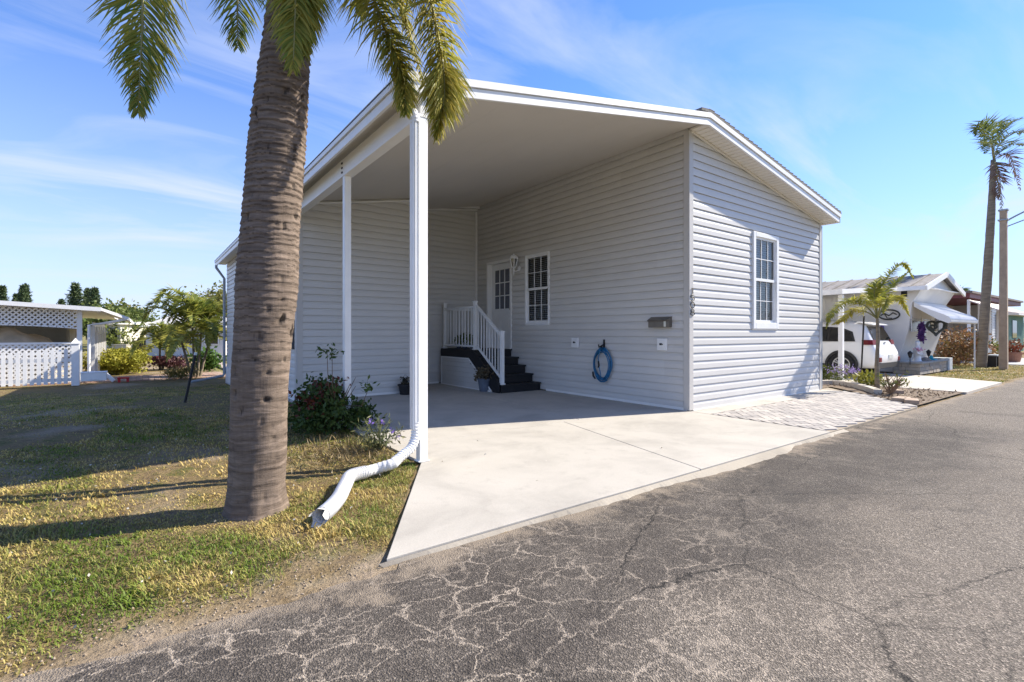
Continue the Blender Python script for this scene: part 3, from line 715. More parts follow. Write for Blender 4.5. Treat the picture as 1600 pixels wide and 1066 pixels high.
# ============================================================ VEGETATION TOOLS
rng = np.random.default_rng(11)
def leafmat(name, c1, c2, tr=.25): return mat(name, c1, .55, .25, 3.5, tintcol=c2, trans=tr, spec=.3)
def quads_obj(name, V, tint, m, parent=None, k=4, loc=None, smooth=False, faces=None):
    """V: (n,k,3) numpy, one polygon each (or 'faces' = list of index tuples inside the k verts)"""
    n = V.shape[0]; faces = faces or [tuple(range(k))]
    me = bpy.data.meshes.new(name); vv = V.reshape(-1, 3)
    if loc is not None: vv = vv-np.array(loc)
    me.vertices.add(len(vv)); me.vertices.foreach_set('co', vv.astype(np.float32).ravel())
    tot = sum(len(f) for f in faces); loops = np.concatenate([np.array(f) for f in faces])
    L_ = (np.arange(n)[:, None]*k+loops[None, :]).ravel().astype(np.int32)
    me.loops.add(len(L_)); me.loops.foreach_set('vertex_index', L_)
    sizes = np.tile([len(f) for f in faces], n); starts = np.concatenate([[0], np.cumsum(sizes)[:-1]]).astype(np.int32)
    me.polygons.add(len(sizes)); me.polygons.foreach_set('loop_start', starts)
    me.update(calc_edges=True); me.validate()
    a = me.attributes.new('tint', 'FLOAT', 'FACE'); a.data.foreach_set('value', np.repeat(tint, len(faces)).astype(np.float32))
    me.materials.append(m); o = bpy.data.objects.new(name, me); COL.objects.link(o)
    if parent: o.parent = parent
    if loc is not None: o.location = loc
    return o
def unit(a): return a/np.maximum(1e-9, np.linalg.norm(a, axis=-1, keepdims=True))
def leaves(centers, size, aspect=.5, up=.3, seed=0, clump=.0):
    """diamond leaves at centers; returns (n,4,3)"""
    r = np.random.default_rng(seed); n = len(centers)
    d = unit(r.normal(size=(n, 3))+np.array([0, 0, up])); s = unit(np.cross(d, r.normal(size=(n, 3))))
    l = size*r.uniform(.6, 1.3, (n, 1)); wd = l*aspect
    c = centers
    return np.stack([c, c+d*l*.5+s*wd*.5, c+d*l, c+d*l*.5-s*wd*.5], 1)
def blob_points(center, rad, n, nclump, seed, shell=.55, cr=.28):
    r = np.random.default_rng(seed)
    cc = unit(r.normal(size=(nclump, 3)))*r.uniform(shell, 1., (nclump, 1))
    idx = r.integers(0, nclump, n); p = cc[idx]+r.normal(size=(n, 3))*cr*r.uniform(.4, 1.2, (nclump, 1))[idx]
    return p*np.array(rad)+np.array(center), (r.uniform(0, 1, nclump)[idx]*.6+r.uniform(0, .4, n))
def frond(P_, n=90, ll=.4, wd=.022, plum=1, droop=.5, seed=0, tip=.45, base_free=.12, spread=1.0, segs=3, up=(0, 0, 1)):
    """leaflets along a smooth rachis through control points; returns leaflet arrays (m, 2*(segs+1), 3) and rachis points"""
    r = np.random.default_rng(seed); P_ = np.array([tuple(p) for p in P_], float)
    t = np.linspace(0, len(P_)-1, 60); ext = np.vstack([2*P_[0]-P_[1], P_, 2*P_[-1]-P_[-2]])
    i = np.minimum(t.astype(int), len(P_)-2); u = (t-i)[:, None]
    p0, p1, p2, p3 = ext[i], ext[i+1], ext[i+2], ext[i+3]
    C_ = .5*(2*p1+(-p0+p2)*u+(2*p0-5*p1+4*p2-p3)*u**2+(-p0+3*p1-3*p2+p3)*u**3)
    T_ = unit(np.gradient(C_, axis=0)); out_ = []
    upv = np.array(up, float)
    for sgn in range(2*plum):
        side = 1 if sgn % 2 == 0 else -1; layer = sgn//2
        s = np.linspace(base_free, .995, n)+r.uniform(-.3, .3, n)/n; s = np.clip(s, 0, 1)*59
        k = np.minimum(s.astype(int), 58); f = (s-k)[:, None]
        c = C_[k]*(1-f)+C_[k+1]*f; tt = unit(T_[k]*(1-f)+T_[k+1]*f)
        sd = np.cross(tt, upv); bad = np.linalg.norm(sd, axis=1) < .15
        sd[bad] = np.cross(tt[bad], np.array([.3, .9, .1])); sd = unit(sd); nn = np.cross(sd, tt)
        ang = ((layer-(plum-1)/2)*.75 if plum > 1 else .25)+r.normal(0, .16, n)
        q = s/59
        fwd = .45+.8*q**2
        d = unit(sd*side*(np.cos(ang))[:, None]*spread+nn*np.sin(ang)[:, None]+tt*fwd[:, None]+r.normal(0, .13, (n, 3)))
        L_ = ll*(np.sin(np.pi*np.clip(q*.78+.2, 0, 1))**.7)*(1-(1-tip)*q**3)*r.uniform(.62, 1.15, n)
        pts = [c]; dd = d.copy(); cur = c
        for j in range(segs):
            cur = cur+dd*(L_/segs)[:, None]; pts.append(cur); dd = unit(dd+np.array([0, 0, -1])*droop*(.6+.5*j)*r.uniform(.7, 1.2, (n, 1)))
        w_ = unit(np.cross(d, nn+r.normal(0, .35, (n, 3))))
        ws = [.5, 1., .75, .05] if segs == 3 else [.6, 1, .05]
        V = []
        for pj, wj in zip(pts, ws): V.append(pj+w_*wd/2*wj)
        for pj, wj in zip(pts[::-1], ws[::-1]): V.append(pj-w_*wd/2*wj)
        out_.append(np.stack(V, 1))
    return np.concatenate(out_), C_
def leaflet_faces(segs):
    m_ = segs+1; return [(j, j+1, 2*m_-2-j, 2*m_-1-j) for j in range(segs)]
LF3, LF2 = leaflet_faces(3), leaflet_faces(2)

# ============================================================ BIG PALM
def bark():
    m, t, b = base_mat('palm bark', .9, spec=.2)
    pos = N(t, 'ShaderNodeNewGeometry').outputs['Position']
    mp = N(t, 'ShaderNodeMapping'); mp.inputs['Scale'].default_value = (2.2, 2.2, 16); t.links.new(pos, mp.inputs[0])
    n_ = tex(t, 'Noise', 1.6, vec=mp.outputs[0], detail=7, rough=.7, dist=.6)
    c = ramp(t, n_.outputs[0], [(.3, (.085, .062, .047)), (.5, (.17, .13, .10)), (.72, (.28, .215, .168))])
    mp2 = N(t, 'ShaderNodeMapping'); mp2.inputs['Scale'].default_value = (30, 30, 3); t.links.new(pos, mp2.inputs[0])
    f = tex(t, 'Noise', 2, vec=mp2.outputs[0], detail=4); c = mixc(t, 1., c, ramp(t, f.outputs[0], [(.3, .92), (.7, 1.06)]), 'MULTIPLY')
    d = tex(t, 'Noise', 6, vec=pos, detail=6, rough=.75); c = mixc(t, ramp(t, d.outputs[0], [(.62, 0.), (.72, .8)]), c, (.06, .048, .04))
    a = N(t, 'ShaderNodeAttribute'); a.attribute_name = 'tint'; c = mixc(t, a.outputs['Fac'], c, (.045, .035, .028))
    t.links.new(c, b.inputs['Base Color']); bump(t, b, mth(t, 'ADD', n_.outputs[0], mth(t, 'MULTIPLY', f.outputs[0], .25)), .7, .012); return m
M_BARK = bark()
ZP = 3.47
prof = [(808, 398.5, 48.5), (802, 399, 45.5), (790, 400, 43), (770, 401, 42.2), (700, 404.5, 42.5), (600, 406.5, 42.5), (540, 410.5, 42.8), (450, 417.5, 46.8), (352, 423.3, 43.3), (250, 431.8, 42.2), (197, 436, 41), (140, 441, 38.5), (84, 447, 36), (0, 453.5, 32), (-80, 458, 28.5), (-170, 462, 25)]
ppy = np.array([p[0] for p in prof][::-1], float); ppx = np.array([p[1] for p in prof][::-1]); pw = np.array([p[2] for p in prof][::-1])
palm_base = gp(398.5, 792, -.02)
palm_base = at(398.5, 792, ZP); palm_base.z = -.02
palm = empty('palm_tree', palm_base, 'large foreground palm with thick ringed grey trunk and drooping fronds', 'palm tree')
nrow, nseg = 520, 72
rng2 = np.random.default_rng(4)
zt = 4.3; zz_ = np.linspace(-.06, zt, nrow); vs = []; tints = []
ring = []; zc_ = 0; 
while zc_ < 5: zc_ += rng2.uniform(.02, .062) if zc_ > 1.1 else rng2.uniform(.05, .11); ring.append(zc_)
ring = np.array(ring)
cams = Vector((-6.833, -4.537, 0))
for z in zz_:
    py = HZ-(z-CAMH)*F_PX/ZP
    cx_ = np.interp(py, ppy, ppx); rr = np.interp(py, ppy, pw)/F_PX*ZP*.97
    c = at(cx_, py, ZP)-palm_base
    for k in range(nseg):
        th = 2*math.pi*k/nseg
        zr = z+.018*noise.noise((math.cos(th)*1.2, math.sin(th)*1.2, z*1.1))+.012*noise.noise((math.cos(th)*4, math.sin(th)*4, z*3))
        i = np.searchsorted(ring, zr); a0 = ring[i-1] if i > 0 else 0; a1 = ring[i]; f = (zr-a0)/(a1-a0)
        st = .015*(1-f)**1.5*min(1., max(.2, .2+.8*(z-1.)/1.4))*(.6+.8*abs(noise.noise((math.cos(th)*2, math.sin(th)*2, a0*9))))
        r_ = rr+st-.004+.006*noise.noise((math.cos(th)*2, math.sin(th)*2, z*2.5))+.002*noise.noise((math.cos(th)*9, math.sin(th)*9, z*30))
        if z < .16: r_ += (.16-z)*.12*(1+1.2*noise.noise((math.cos(th)*3, math.sin(th)*3, 7.)))
        pit = max(0, noise.noise((math.cos(th)*5+3, math.sin(th)*5, z*11))-.42)*.06*(1 if z > .5 else .3); r_ -= pit
        tints.append(min(1, ((.75 if z > 1. else .3) if f > .86 else 0)*(.5+.5*abs(noise.noise((math.cos(th)*3, math.sin(th)*3, z*5))))+pit*60))
        vs.append((c.x+r_*math.cos(th), c.y+r_*math.sin(th), z+.02))
b = MB(); fs = []
for j in range(nrow-1):
    for k in range(nseg): fs.append((j*nseg+k, j*nseg+(k+1) % nseg, (j+1)*nseg+(k+1) % nseg, (j+1)*nseg+k))
b.add(vs, fs); b.t = [tints[f_[0]] for f_ in b.f]; b.build('trunk', M_BARK, palm, smooth=True)
top = at(463, -185, ZP)
M_SHAFT = mat('green crownshaft', (.12, .17, .05), .5, .2, 5)
b = MB(); tl = top-palm_base
b.tube([tl+Vector((0, 0, -.15)), tl+Vector((0, 0, .1)), tl+Vector((.02, 0, .5)), tl+Vector((.02, 0, .95))], [.13, .14, .10, .04], 20); b.build('crownshaft', M_SHAFT, palm, smooth=True)
M_FROND = leafmat('palm leaflet', (.11, .185, .03), (.45, .37, .07), .42)
M_RACH = mat('palm rachis', (.20, .19, .06), .5, .2, 6)
def A(px, py, Z): return at(px, py, Z)
crown = top+Vector((0, 0, .75))
FR = [  # visible fronds, control points in space, leaf length, leaflets, plumose layers, yellowness
  ([crown, A(400, -300, 3.4), A(300, -200, 3.35), A(232, -70, 3.3), A(222, 60, 3.28), A(216, 178, 3.28)], .50, 110, 2, .12),
  ([crown, A(420, -310, 3.7), A(330, -220, 3.9), A(285, -110, 4.0), A(266, -5, 4.0)], .55, 70, 2, .1),
  ([crown, A(410, -230, 3.7), A(385, -110, 3.8), A(372, -10, 3.8), A(372, 75, 3.8)], .42, 75, 1, .02),
  ([crown, A(455, -220, 3.15), A(462, -110, 3.05), A(462, -10, 3.05), A(458, 110, 3.05)], .40, 110, 2, .25),
  ([crown, A(440, -240, 3.2), A(470, -120, 3.1), A(482, -20, 3.1), A(478, 85, 3.1)], .30, 80, 2, .3),
  ([crown, A(520, -260, 3.4), A(545, -140, 3.5), A(560, -40, 3.6), A(566, 30, 3.6)], .22, 60, 1, .15),
  ([crown, A(530, -250, 3.4), A(570, -110, 3.4), A(585, 0, 3.4), A(612, 70, 3.4), A(630, 120, 3.4), A(634, 178, 3.4)], .36, 130, 3, .35),
  ([crown, A(560, -290, 3.3), A(630, -160, 3.3), A(668, -20, 3.3), A(690, 90, 3.3), A(694, 150, 3.3), A(682, 216, 3.3)], .38, 150, 3, .5),
  ([crown, A(550, -220, 3.6), A(610, -80, 3.7), A(625, -5, 3.7), A(640, 50, 3.7), A(668, 150, 3.65)], .22, 90, 2, .5),
]
for k in range(7):     # upper crown, above the frame
    a = 2*math.pi*k/7+.9; e = .35+.9*random.random(); dv = Vector((math.cos(a), math.sin(a), 0)); ln = 2.0
    FR.append(([crown, crown+dv*ln*.3+Vector((0, 0, .5*e+.3)), crown+dv*ln*.7+Vector((0, 0, .55*e+.35)), crown+dv*ln+Vector((0, 0, .1+.3*e))], .42, 60, 2, .15))
for i, (cp, ll, n_, pl, yl_) in enumerate(FR):
    V, C_ = frond(cp, int(n_*1.5), ll, .0115, pl, .42, tip=.85, seed=20+i, base_free=.25)
    tint = np.clip(np.random.default_rng(i).uniform(-.25, .55, len(V))+yl_+.1, 0, 1)
    V = V-np.array(palm_base)
    o = quads_obj('frond', V, tint, M_FROND, palm, k=8, faces=LF3)
    b = MB(); b.tube([Vector(c)-palm_base for c in C_[::2]], [.022*(1-.85*j/29) for j in range(30)], 6); b.build('rachis', M_RACH, o, smooth=True)

# ============================================================ GRASS
def value_fbm(x, y, s, o):
    # cheap vectorised smooth noise in numpy
    v = np.zeros_like(x); amp = 1.
    for k in range(4):
        f = s*2**k; r_ = np.random.default_rng(int(o*100)+k); ph = r_.uniform(0, 6.28, 12); dr = r_.uniform(0, 6.28, 12); fr = r_.uniform(.7, 1.3, 12)
        for q in range(12): v += amp*np.sin((x*np.cos(dr[q])+y*np.sin(dr[q]))*f*fr[q]*2.2+ph[q])/6
        amp *= .55
    return v
def grass(name, x0, x1, y0, y1, dens, mask, label_kind, m, h=(.03, .07), seed=1, dfall=3.2, wd=.0055):
    r = np.random.default_rng(seed); n = int((x1-x0)*(y1-y0)*dens)
    x = r.uniform(x0, x1, n); y = r.uniform(y0, y1, n)
    d = np.hypot(x+6.83, y+4.54)
    keep = r.uniform(0, 1, n) < np.minimum(1, (dfall/d)**1.6)*mask(x, y)
    # only the wedge that is in or near the view
    x, y, d = x[keep], y[keep], d[keep]; n = len(x)
    zg = np.array([lawn_z(a, c) for a, c in zip(x, y)])
    sc = np.clip(d/dfall, 1, 2.6)[:, None]
    c = np.stack([x, y, zg-.004], 1); ang = r.uniform(0, 6.28, n); lean = r.uniform(.3, 1.5, n)
    hd = np.stack([np.cos(ang), np.sin(ang), np.zeros(n)], 1); sd = np.stack([-np.sin(ang), np.cos(ang), np.zeros(n)], 1)
    L_ = r.uniform(h[0], h[1], (n, 1))*(.75+.35*value_fbm(x, y, 1.2, 2.)[:, None].clip(-1, 1)); wv = wd*sc**.8
    up = np.array([0, 0, 1.])
    p1 = c+(up*.8+hd*lean[:, None]*.45)*L_*.6; p2 = p1+(up*.35+hd*lean[:, None]*.8)*L_*.55
    V = np.stack([c-sd*wv*.5, c+sd*wv*.5, p1+sd*wv*.5, p2, p1-sd*wv*.5], 1)
    ti = np.clip(.58+.40*value_fbm(x, y, .9, 7.)+.42*value_fbm(x, y, 4., 4.)+r.normal(0, .24, n), 0, 1)
    o = quads_obj(name, V, ti, m, k=5, faces=[(0, 1, 2, 4), (4, 2, 3)])
    return tag(o, kind='stuff')
M_GRASS = leafmat('grass blade', (.135, .195, .022), (.56, .42, .15), .28)
def maskA(x, y):
    t = y-ROADY; f = value_fbm(x, y, .9, 7.); g_ = value_fbm(x, y, 2.2, 3.)
    m_ = np.clip(.80-.45*f-.35*g_-.25*value_fbm(x, y, 6., 2.), .10, 1.)*np.clip((t+.06-.07*(1+g_)-.30*np.exp(-((x+5.95)/.42)**2)+.05*f)/.18, 0, 1)
    edge = np.where(y > -.26, x < -4.76, (x < -4.76-(-.26-y)*.61))
    m_ = m_*edge*np.where(y > 4.6, x < -4.7, True)
    m_ = m_*(np.hypot(x-palm_base.x, y-palm_base.y) > .20)
    # bare sandy patches: by the shed corner and on the shaded lawn
    m_ = m_*np.where(np.hypot((x+5.9)/1.1, (y-7.2)/1.6) < 1, .15, 1)
    m_ = m_*np.where(np.hypot((x+9.2+.3*g_)/1.9, (y-3.6+.3*f)/1.0) < 1, .06, 1)
    return m_
random.seed(1)
g1 = grass('grass', -12.5, -4.7, -2.2, 13.5, 8500, maskA, 'stuff', M_GRASS, seed=2, h=(.018, .055), wd=.0045)
tag(g1, 'short patchy green and straw coloured lawn grass left of the driveway', 'grass')
def maskT(x, y):
    q = value_fbm(x, y, 4.2, 9.); t = y-ROADY
    return maskA(x, y)**.3*(q > .75)*(t > .03)*(t < 3.2)*(x < -4.78-np.clip(-.26-y, 0, 9)*.62)
g3 = grass('coarse_grass', -8.6, -4.75, -2.15, 1.4, 2600, maskT, 'stuff', M_GRASS, seed=12, h=(.05, .10), wd=.007)
tag(g3, 'coarser green grass tufts along the road edge and around the drainpipe', 'grass')
def maskB(x, y):
    m_ = ((x > 10.3) & (x < 20.1) & (y > -1.9) & (y < 4)).astype(float); m_ *= ~((x < 11.1+(y+.2)*.6)); m_ *= ~((y > -.2) & (x < 15.2)); return m_*.9
g2 = grass('grass', 10, 20.3, -2, 4, 2600, maskB, 'stuff', M_GRASS, seed=5, dfall=8, wd=.007)
tag(g2, 'strip of sunlit grass between the neighbour drive and the utility pole', 'grass')

# scattered dry leaves and pale bits on the lawn
r = np.random.default_rng(8); n = 900
x = r.uniform(-11, -4.9, n); y = r.uniform(-2.0, 6, n); k = (maskA(x, y) > .15); x, y = x[k], y[k]
c = np.stack([x, y, np.array([lawn_z(a, b_)+.02 for a, b_ in zip(x, y)])], 1)
xd = -4.7+np.abs(r.normal(0, 1.0, 46)); yd = r.uniform(-1.6, 4.4, 46); c = np.concatenate([c, np.stack([xd, yd, np.full(46, .003)], 1)])
V = leaves(c, .02, .6, .4, 3)
o = quads_obj('fallen_leaves', V, r.uniform(0, 1, len(V)), leafmat('dry leaf', (.40, .33, .24), (.62, .60, .55), .1))
tag(o, 'small pale dry leaves scattered over the front lawn', 'leaves', kind='stuff')

r = np.random.default_rng(18); n = 900; x = r.uniform(-8.6, -5.0, n); y = -2.02+np.abs(r.normal(0, .22, n)); k = (x < -4.85-np.clip(-.26-y, 0, 9)*.62); x, y = x[k], y[k]; n = len(x)
c = np.stack([x, y, np.array([lawn_z(a, b_)+.002 for a, b_ in zip(x, y)])], 1); rs = r.uniform(.003, .008, (n, 1)); d1 = unit(r.normal(size=(n, 3))*np.array([1, 1, .3])); d2 = unit(np.cross(d1, r.normal(size=(n, 3)))); d3 = np.cross(d1, d2)
V = np.stack([c+d1*rs, c+d2*rs, c-d1*rs, c-d2*rs, c+d3*rs*.8, c-d3*rs*.8], 1)
o = quads_obj('pebbles', V, r.uniform(0, 1, n), mat('pale pebble', (.38, .31, .23), .9, .2, 30, tintcol=(.24, .18, .12)), k=6, faces=[(0, 1, 4), (1, 2, 4), (2, 3, 4), (3, 0, 4), (1, 0, 5), (2, 1, 5), (3, 2, 5), (0, 3, 5)])
tag(o, 'pale pebbles and clods on the sandy road edge', 'pebbles', kind='stuff')
# ============================================================ SHRUBS BY THE POST
def shrub(name, loc, rad, n, leafs, m, label, cat='shrub', group=None, stems=9, seed=0, nclump=40, aspect=.5, cz=.9, shell=.45, cr=.26, up=.3):
    t = empty(name, loc, label, cat, group)
    pts, ti = blob_points((0, 0, rad[2]*cz), rad, n, nclump, seed, shell, cr); k = pts[:, 2] > .01; pts, ti = pts[k], ti[k]
    quads_obj('foliage', leaves(pts, leafs, aspect, up, seed+1), ti, m, t)
    b = MB(); rr_ = random.Random(seed)
    for i in range(stems):
        a = rr_.uniform(0, 6.28); q = rr_.uniform(.2, .8)
        e = Vector((math.cos(a)*rad[0]*q, math.sin(a)*rad[1]*q, rad[2]*rr_.uniform(.9, 1.6)))
        b.tube([(0, 0, 0), e*.4+Vector((0, 0, .05)), e], [.012, .009, .004], 5)
    b.build('stem', mat('brown twig', (.11, .08, .05), .8, .2, 10), t)
    return t
M_DKLEAF = leafmat('dark shrub leaf', (.03, .068, .016), (.08, .12, .025), .2)
bp = gp(520, 672, -.02)
t = empty('shrub', bp, 'dark green bushy shrub with a few reddish leaves around the second carport post', 'shrub')
A1, T1 = blob_points((-.04, 0.2, .30), (.32, .40, .32), 2200, 60, 3, .3, .25); A2, T2 = blob_points((-.25, -.1, .28), (.35, .35, .3), 1500, 36, 4, .3, .28)
A3, T3 = blob_points((.28, -.12, .15), (.22, .28, .18), 800, 24, 6, .3, .28)
pts = np.concatenate([A1, A2, A3]); ti = np.concatenate([T1, T2, T3]); k = pts[:, 2] > 0; pts, ti = pts[k], ti[k]
quads_obj('foliage', leaves(pts, .065, .55, .3, 9), ti, M_DKLEAF, t)
pr, tr = blob_points((-.12, .0, .45), (.36, .34, .32), 240, 12, 12, .3, .18); k = pr[:, 2] > 0
quads_obj('red_foliage', leaves(pr[k], .07, .55, .3, 19), tr[k], leafmat('red shrub leaf', (.10, .018, .015), (.16, .05, .03), .15), t)
b = MB(); rr_ = random.Random(2); sp = []
for i in range(16):
    a = rr_.uniform(0, 6.28); e = Vector((math.cos(a)*.35, math.sin(a)*.35, rr_.uniform(.5, .85))); b.tube([(0, 0, 0), e*.4+Vector((0, 0, .05)), e*.8], [.011, .008, .003], 5)
tips = []
for px, py, Z_ in ((511, 549, 5.75), (519, 553, 5.8), (577, 605, 5.9)):
    e = at(px, py, Z_)-bp; b.tube([(0.05, .05, .3), Vector((e.x*.8, e.y*.8, max(.35, e.z*.6))), e], [.007, .005, .003], 5); tips.append(e)
b.build('stem', mat('brown twig', (.11, .08, .05), .8, .2, 10), t)
tp = np.concatenate([np.array(e)+np.random.default_rng(i).normal(0, (.05, .05, .035), (34, 3)) for i, e in enumerate(tips)])
quads_obj('foliage', leaves(tp, .06, .5, .2, 7), np.full(len(tp), .5), M_DKLEAF, t)
# low weed with purple flowers
bp2 = gp(592, 706, -.02)
t = empty('flowering_plant', bp2, 'small sprawling plant with narrow leaves and purple flowers beside the drainpipe', 'plant')
r = np.random.default_rng(31); Vs = []; b = MB()
for i in range(34):
    a = r.uniform(0, 6.28); q = r.uniform(.1, .32); e = np.array([math.cos(a)*q, math.sin(a)*q, r.uniform(.15, .36)])
    b.tube([(0, 0, 0), tuple(e*.5+np.array([0, 0, .05])), tuple(e)], [.004, .003, .002], 4)
    pp = np.linspace(.3, 1, 12)[:, None]*e+r.normal(0, .012, (12, 3)); Vs.append(pp)
b.build('stem', mat('green twig', (.10, .12, .05), .8, .2, 10), t)
pp = np.concatenate(Vs); quads_obj('foliage', leaves(pp, .07, .2, .3, 5), r.uniform(0, 1, len(pp)), leafmat('narrow leaf', (.07, .10, .035), (.20, .19, .09), .2), t)
fp = np.array([tuple(at(px, py, 4.95)-bp2) for px, py in ((580, 659), (598, 660), (623, 684), (612, 672))]); 
for i_, q in enumerate(fp): quads_obj('flower', leaves(q+r.normal(0, .012, (9, 3)), .028, .8, .2, 6+i_), np.zeros(9), leafmat('purple petal', (.22, .14, .50), (.2, .1, .5), .3), t)
# mulchy straw mound and leafy sprouts
r = np.random.default_rng(41); n = 2600; c = np.stack([r.normal(-5.15, .34, n), r.normal(.55, .42, n), np.zeros(n)], 1); c = c[c[:, 0] < -4.78]
c[:, 2] = [lawn_z(a, b_)+.01 for a, b_ in c[:, :2]]
o = quads_obj('straw', leaves(c, .09, .09, .15, 8), r.uniform(0, 1, len(c)), leafmat('straw', (.28, .20, .10), (.16, .13, .06), .1)); tag(o, 'dry straw-like clippings around the shrubs', 'straw', kind='stuff')

# pots
def potted(loc, r_, h_, m, label, leafm, name='potted_plant', n=260, pr=.16, ls=.07, group=None):
    t = empty(name, loc, label, 'potted plant', group)
    b = MB(); b.lathe((0, 0, 0), [(r_*.7, 0), (r_*.75, .01), (r_, h_*.86), (r_*1.1, h_*.87), (r_*1.1, h_), (r_*.95, h_), (r_*.9, h_*.85)], 20); b.build('pot', m, t, smooth=False)
    pts, ti = blob_points((0, 0, h_+pr*.5), (pr, pr, pr*.8), n, 14, int(abs(loc[0]*100)), .3, .3); k = pts[:, 2] > h_*.8
    quads_obj('foliage', leaves(pts[k], ls, .45, .6, 4), ti[k], leafm, t); return t
M_SUCC = leafmat('muted leaf', (.10, .08, .05), (.16, .13, .08), .15)
p1 = gp(757, 611.5); potted(p1, .14, .27, M_POT, 'blue grey pot of drooping foliage at the foot of the steps', M_SUCC, pr=.17, ls=.09)
p2 = gp(631, 616); potted((p2.x, min(p2.y, 4.6), 0), .13, .20, M_BLACK, 'small black pot of low plants against the shed wall', leafmat('dark leaf', (.03, .035, .02), (.07, .06, .04), .1), pr=.10, ls=.05)
for i, (y, hh, lb) in enumerate(((5.1, .14, 'green'), (5.45, .18, 'tall green'), (5.72, .12, 'small green'))):
    potted((-.78, y, .85), .07, .10, M_POT, ('small pot of green leaves behind the landing railing, nearest the steps', 'middle pot of green leaves behind the landing railing', 'pot of green leaves behind the landing railing, nearest the back wall')[i], leafmat('porch leaf', (.05, .09, .02), (.12, .15, .03), .2), pr=hh, ls=.07, n=150, group='pots on the landing')
# black stake in the lawn
s0, s1 = gp(289, 629, -.03), at(306, 551, 8.9)
b = MB(); b.tube([s0, s0.lerp(s1, .95)], .022, 8); rebase(b, s0); st = b.build('garden_stake', M_BLACK, loc=s0); tag(st, 'thin black stake leaning out of the shaded lawn', 'stake')
b = MB(); q0 = s0.lerp(s1, .95); b.tube([q0, s1], .026, 8); rebase(b, s0); b.build('cap', mat('pale cap', (.6, .62, .62), .5), st)

#PART2
# ============================================================ NEIGHBOURS, RIGHT
CX0, CY0 = -6.833, -4.537
def ray(px): a = (px-CXP)/F_PX; return (a*.80199+.59734, -a*.59734+.80199)     # world xy per unit depth
def onY(px, py, Y): r = ray(px); Z = (Y-CY0)/r[1]; return at(px, py, Z)
def onX(px, py, X): r = ray(px); Z = (X-CX0)/r[0]; return at(px, py, Z)

XL = onY(1402, 565, .6).x; XR2 = XL+3.65
nb = empty('trailer_home', (XL, .6, 0), 'white trailer home with slanted front, gabled roof and curved awning beside its carport', 'house')
def NB(b, name, m, parent=None, bev=0., smooth=False):
    b.v = [(x-XL, y-.6, z) for x, y, z in b.v]; return b.build(name, m, parent or nb, bev=bev, smooth=smooth)
M_TRW = mat('white trailer metal', (.78, .77, .745), .5, .05, 2, dirt=.15)
zb_ = .33
pf = [(onX(px, py, XL).y, onX(px, py, XL).z) for px, py in ((1402, 565), (1419, 516), (1425, 473), (1442, 448))]
pf = [(.6, .0)]+[(y, z) for y, z in pf]
b = MB()
for (y0, z0), (y1, z1) in zip(pf[:-1], pf[1:]):
    b.add([(XL, y0, z0), (XR2, y0, z0), (XR2, y1, z1), (XL, y1, z1)], [(0, 1, 2, 3)])
    for k in range(1, 15):
        x = XL+k*3.65/15; b.add([(x-.012, y0-.012, z0), (x+.012, y0-.012, z0), (x+.012, y1-.012, z1), (x-.012, y1-.012, z1)], [(0, 1, 2, 3)])
NB(b, 'front_wall', M_TRW)
ze, yt = pf[-1][1], pf[-1][0]
b = MB()      # left wall: vertical grooved panels following the front outline
prof_ = pf+[(12, ze), (12, 0)]
for s_, X in ((-1, XL), (1, XR2)):
    pts = [(X, y, z) for y, z in prof_]; b.poly(pts)
k = 1.0
while k < 12: b.box(XL-.012, XL, k, k+.10, .25, ze-.02); k += .2
NB(b, 'side_wall', M_TRW)
b = MB(); b.box(XL-.02, XR2+.02, 11.9, 12, 0, ze); NB(b, 'back_wall', M_TRW)
xm = (XL+XR2)/2; zr = ze+.52; yo = yt-.14
b = MB(); b.add([(XL, yt+.02, ze), (XR2, yt+.02, ze), (xm, yt+.02, zr-.08)], [(0, 1, 2)]); b.box(XL, XR2, yo+.02, yt, ze-.03, ze-.01); NB(b, 'gable', M_TRW)
M_OLDROOF = mat('weathered roof', (.24, .215, .19), .85, .3, 2.5, stretch=(1, 4, 1), bmp=.3, bscale=8)
b = MB()
for s_ in (-1, 1):
    xe = xm+s_*2.15; zz0 = ze-.07
    b.hexa([(xm, yo, zr-.05), (xm, 12.2, zr-.05), (xe, 12.2, zz0), (xe, yo, zz0)][::s_], [(xm, yo, zr), (xm, 12.2, zr), (xe, 12.2, zz0+.05), (xe, yo, zz0+.05)][::s_])
for k in range(28): y = yo+.4+k*.44; b.bar((xm, y, zr+.012), (xm-2.15, y, ze+.0), .05, .03)
NB(b, 'roof', M_OLDROOF)
b = MB()
for s_ in (-1, 1): b.bar((xm, yo-.03, zr-.04), (xm+s_*2.2, yo-.03, ze-.07), .05, .15)
b.box(xm-2.2, xm-2.15, yo, 12.2, ze-.12, ze+.0)
NB(b, 'fascia', M_WPAINT)
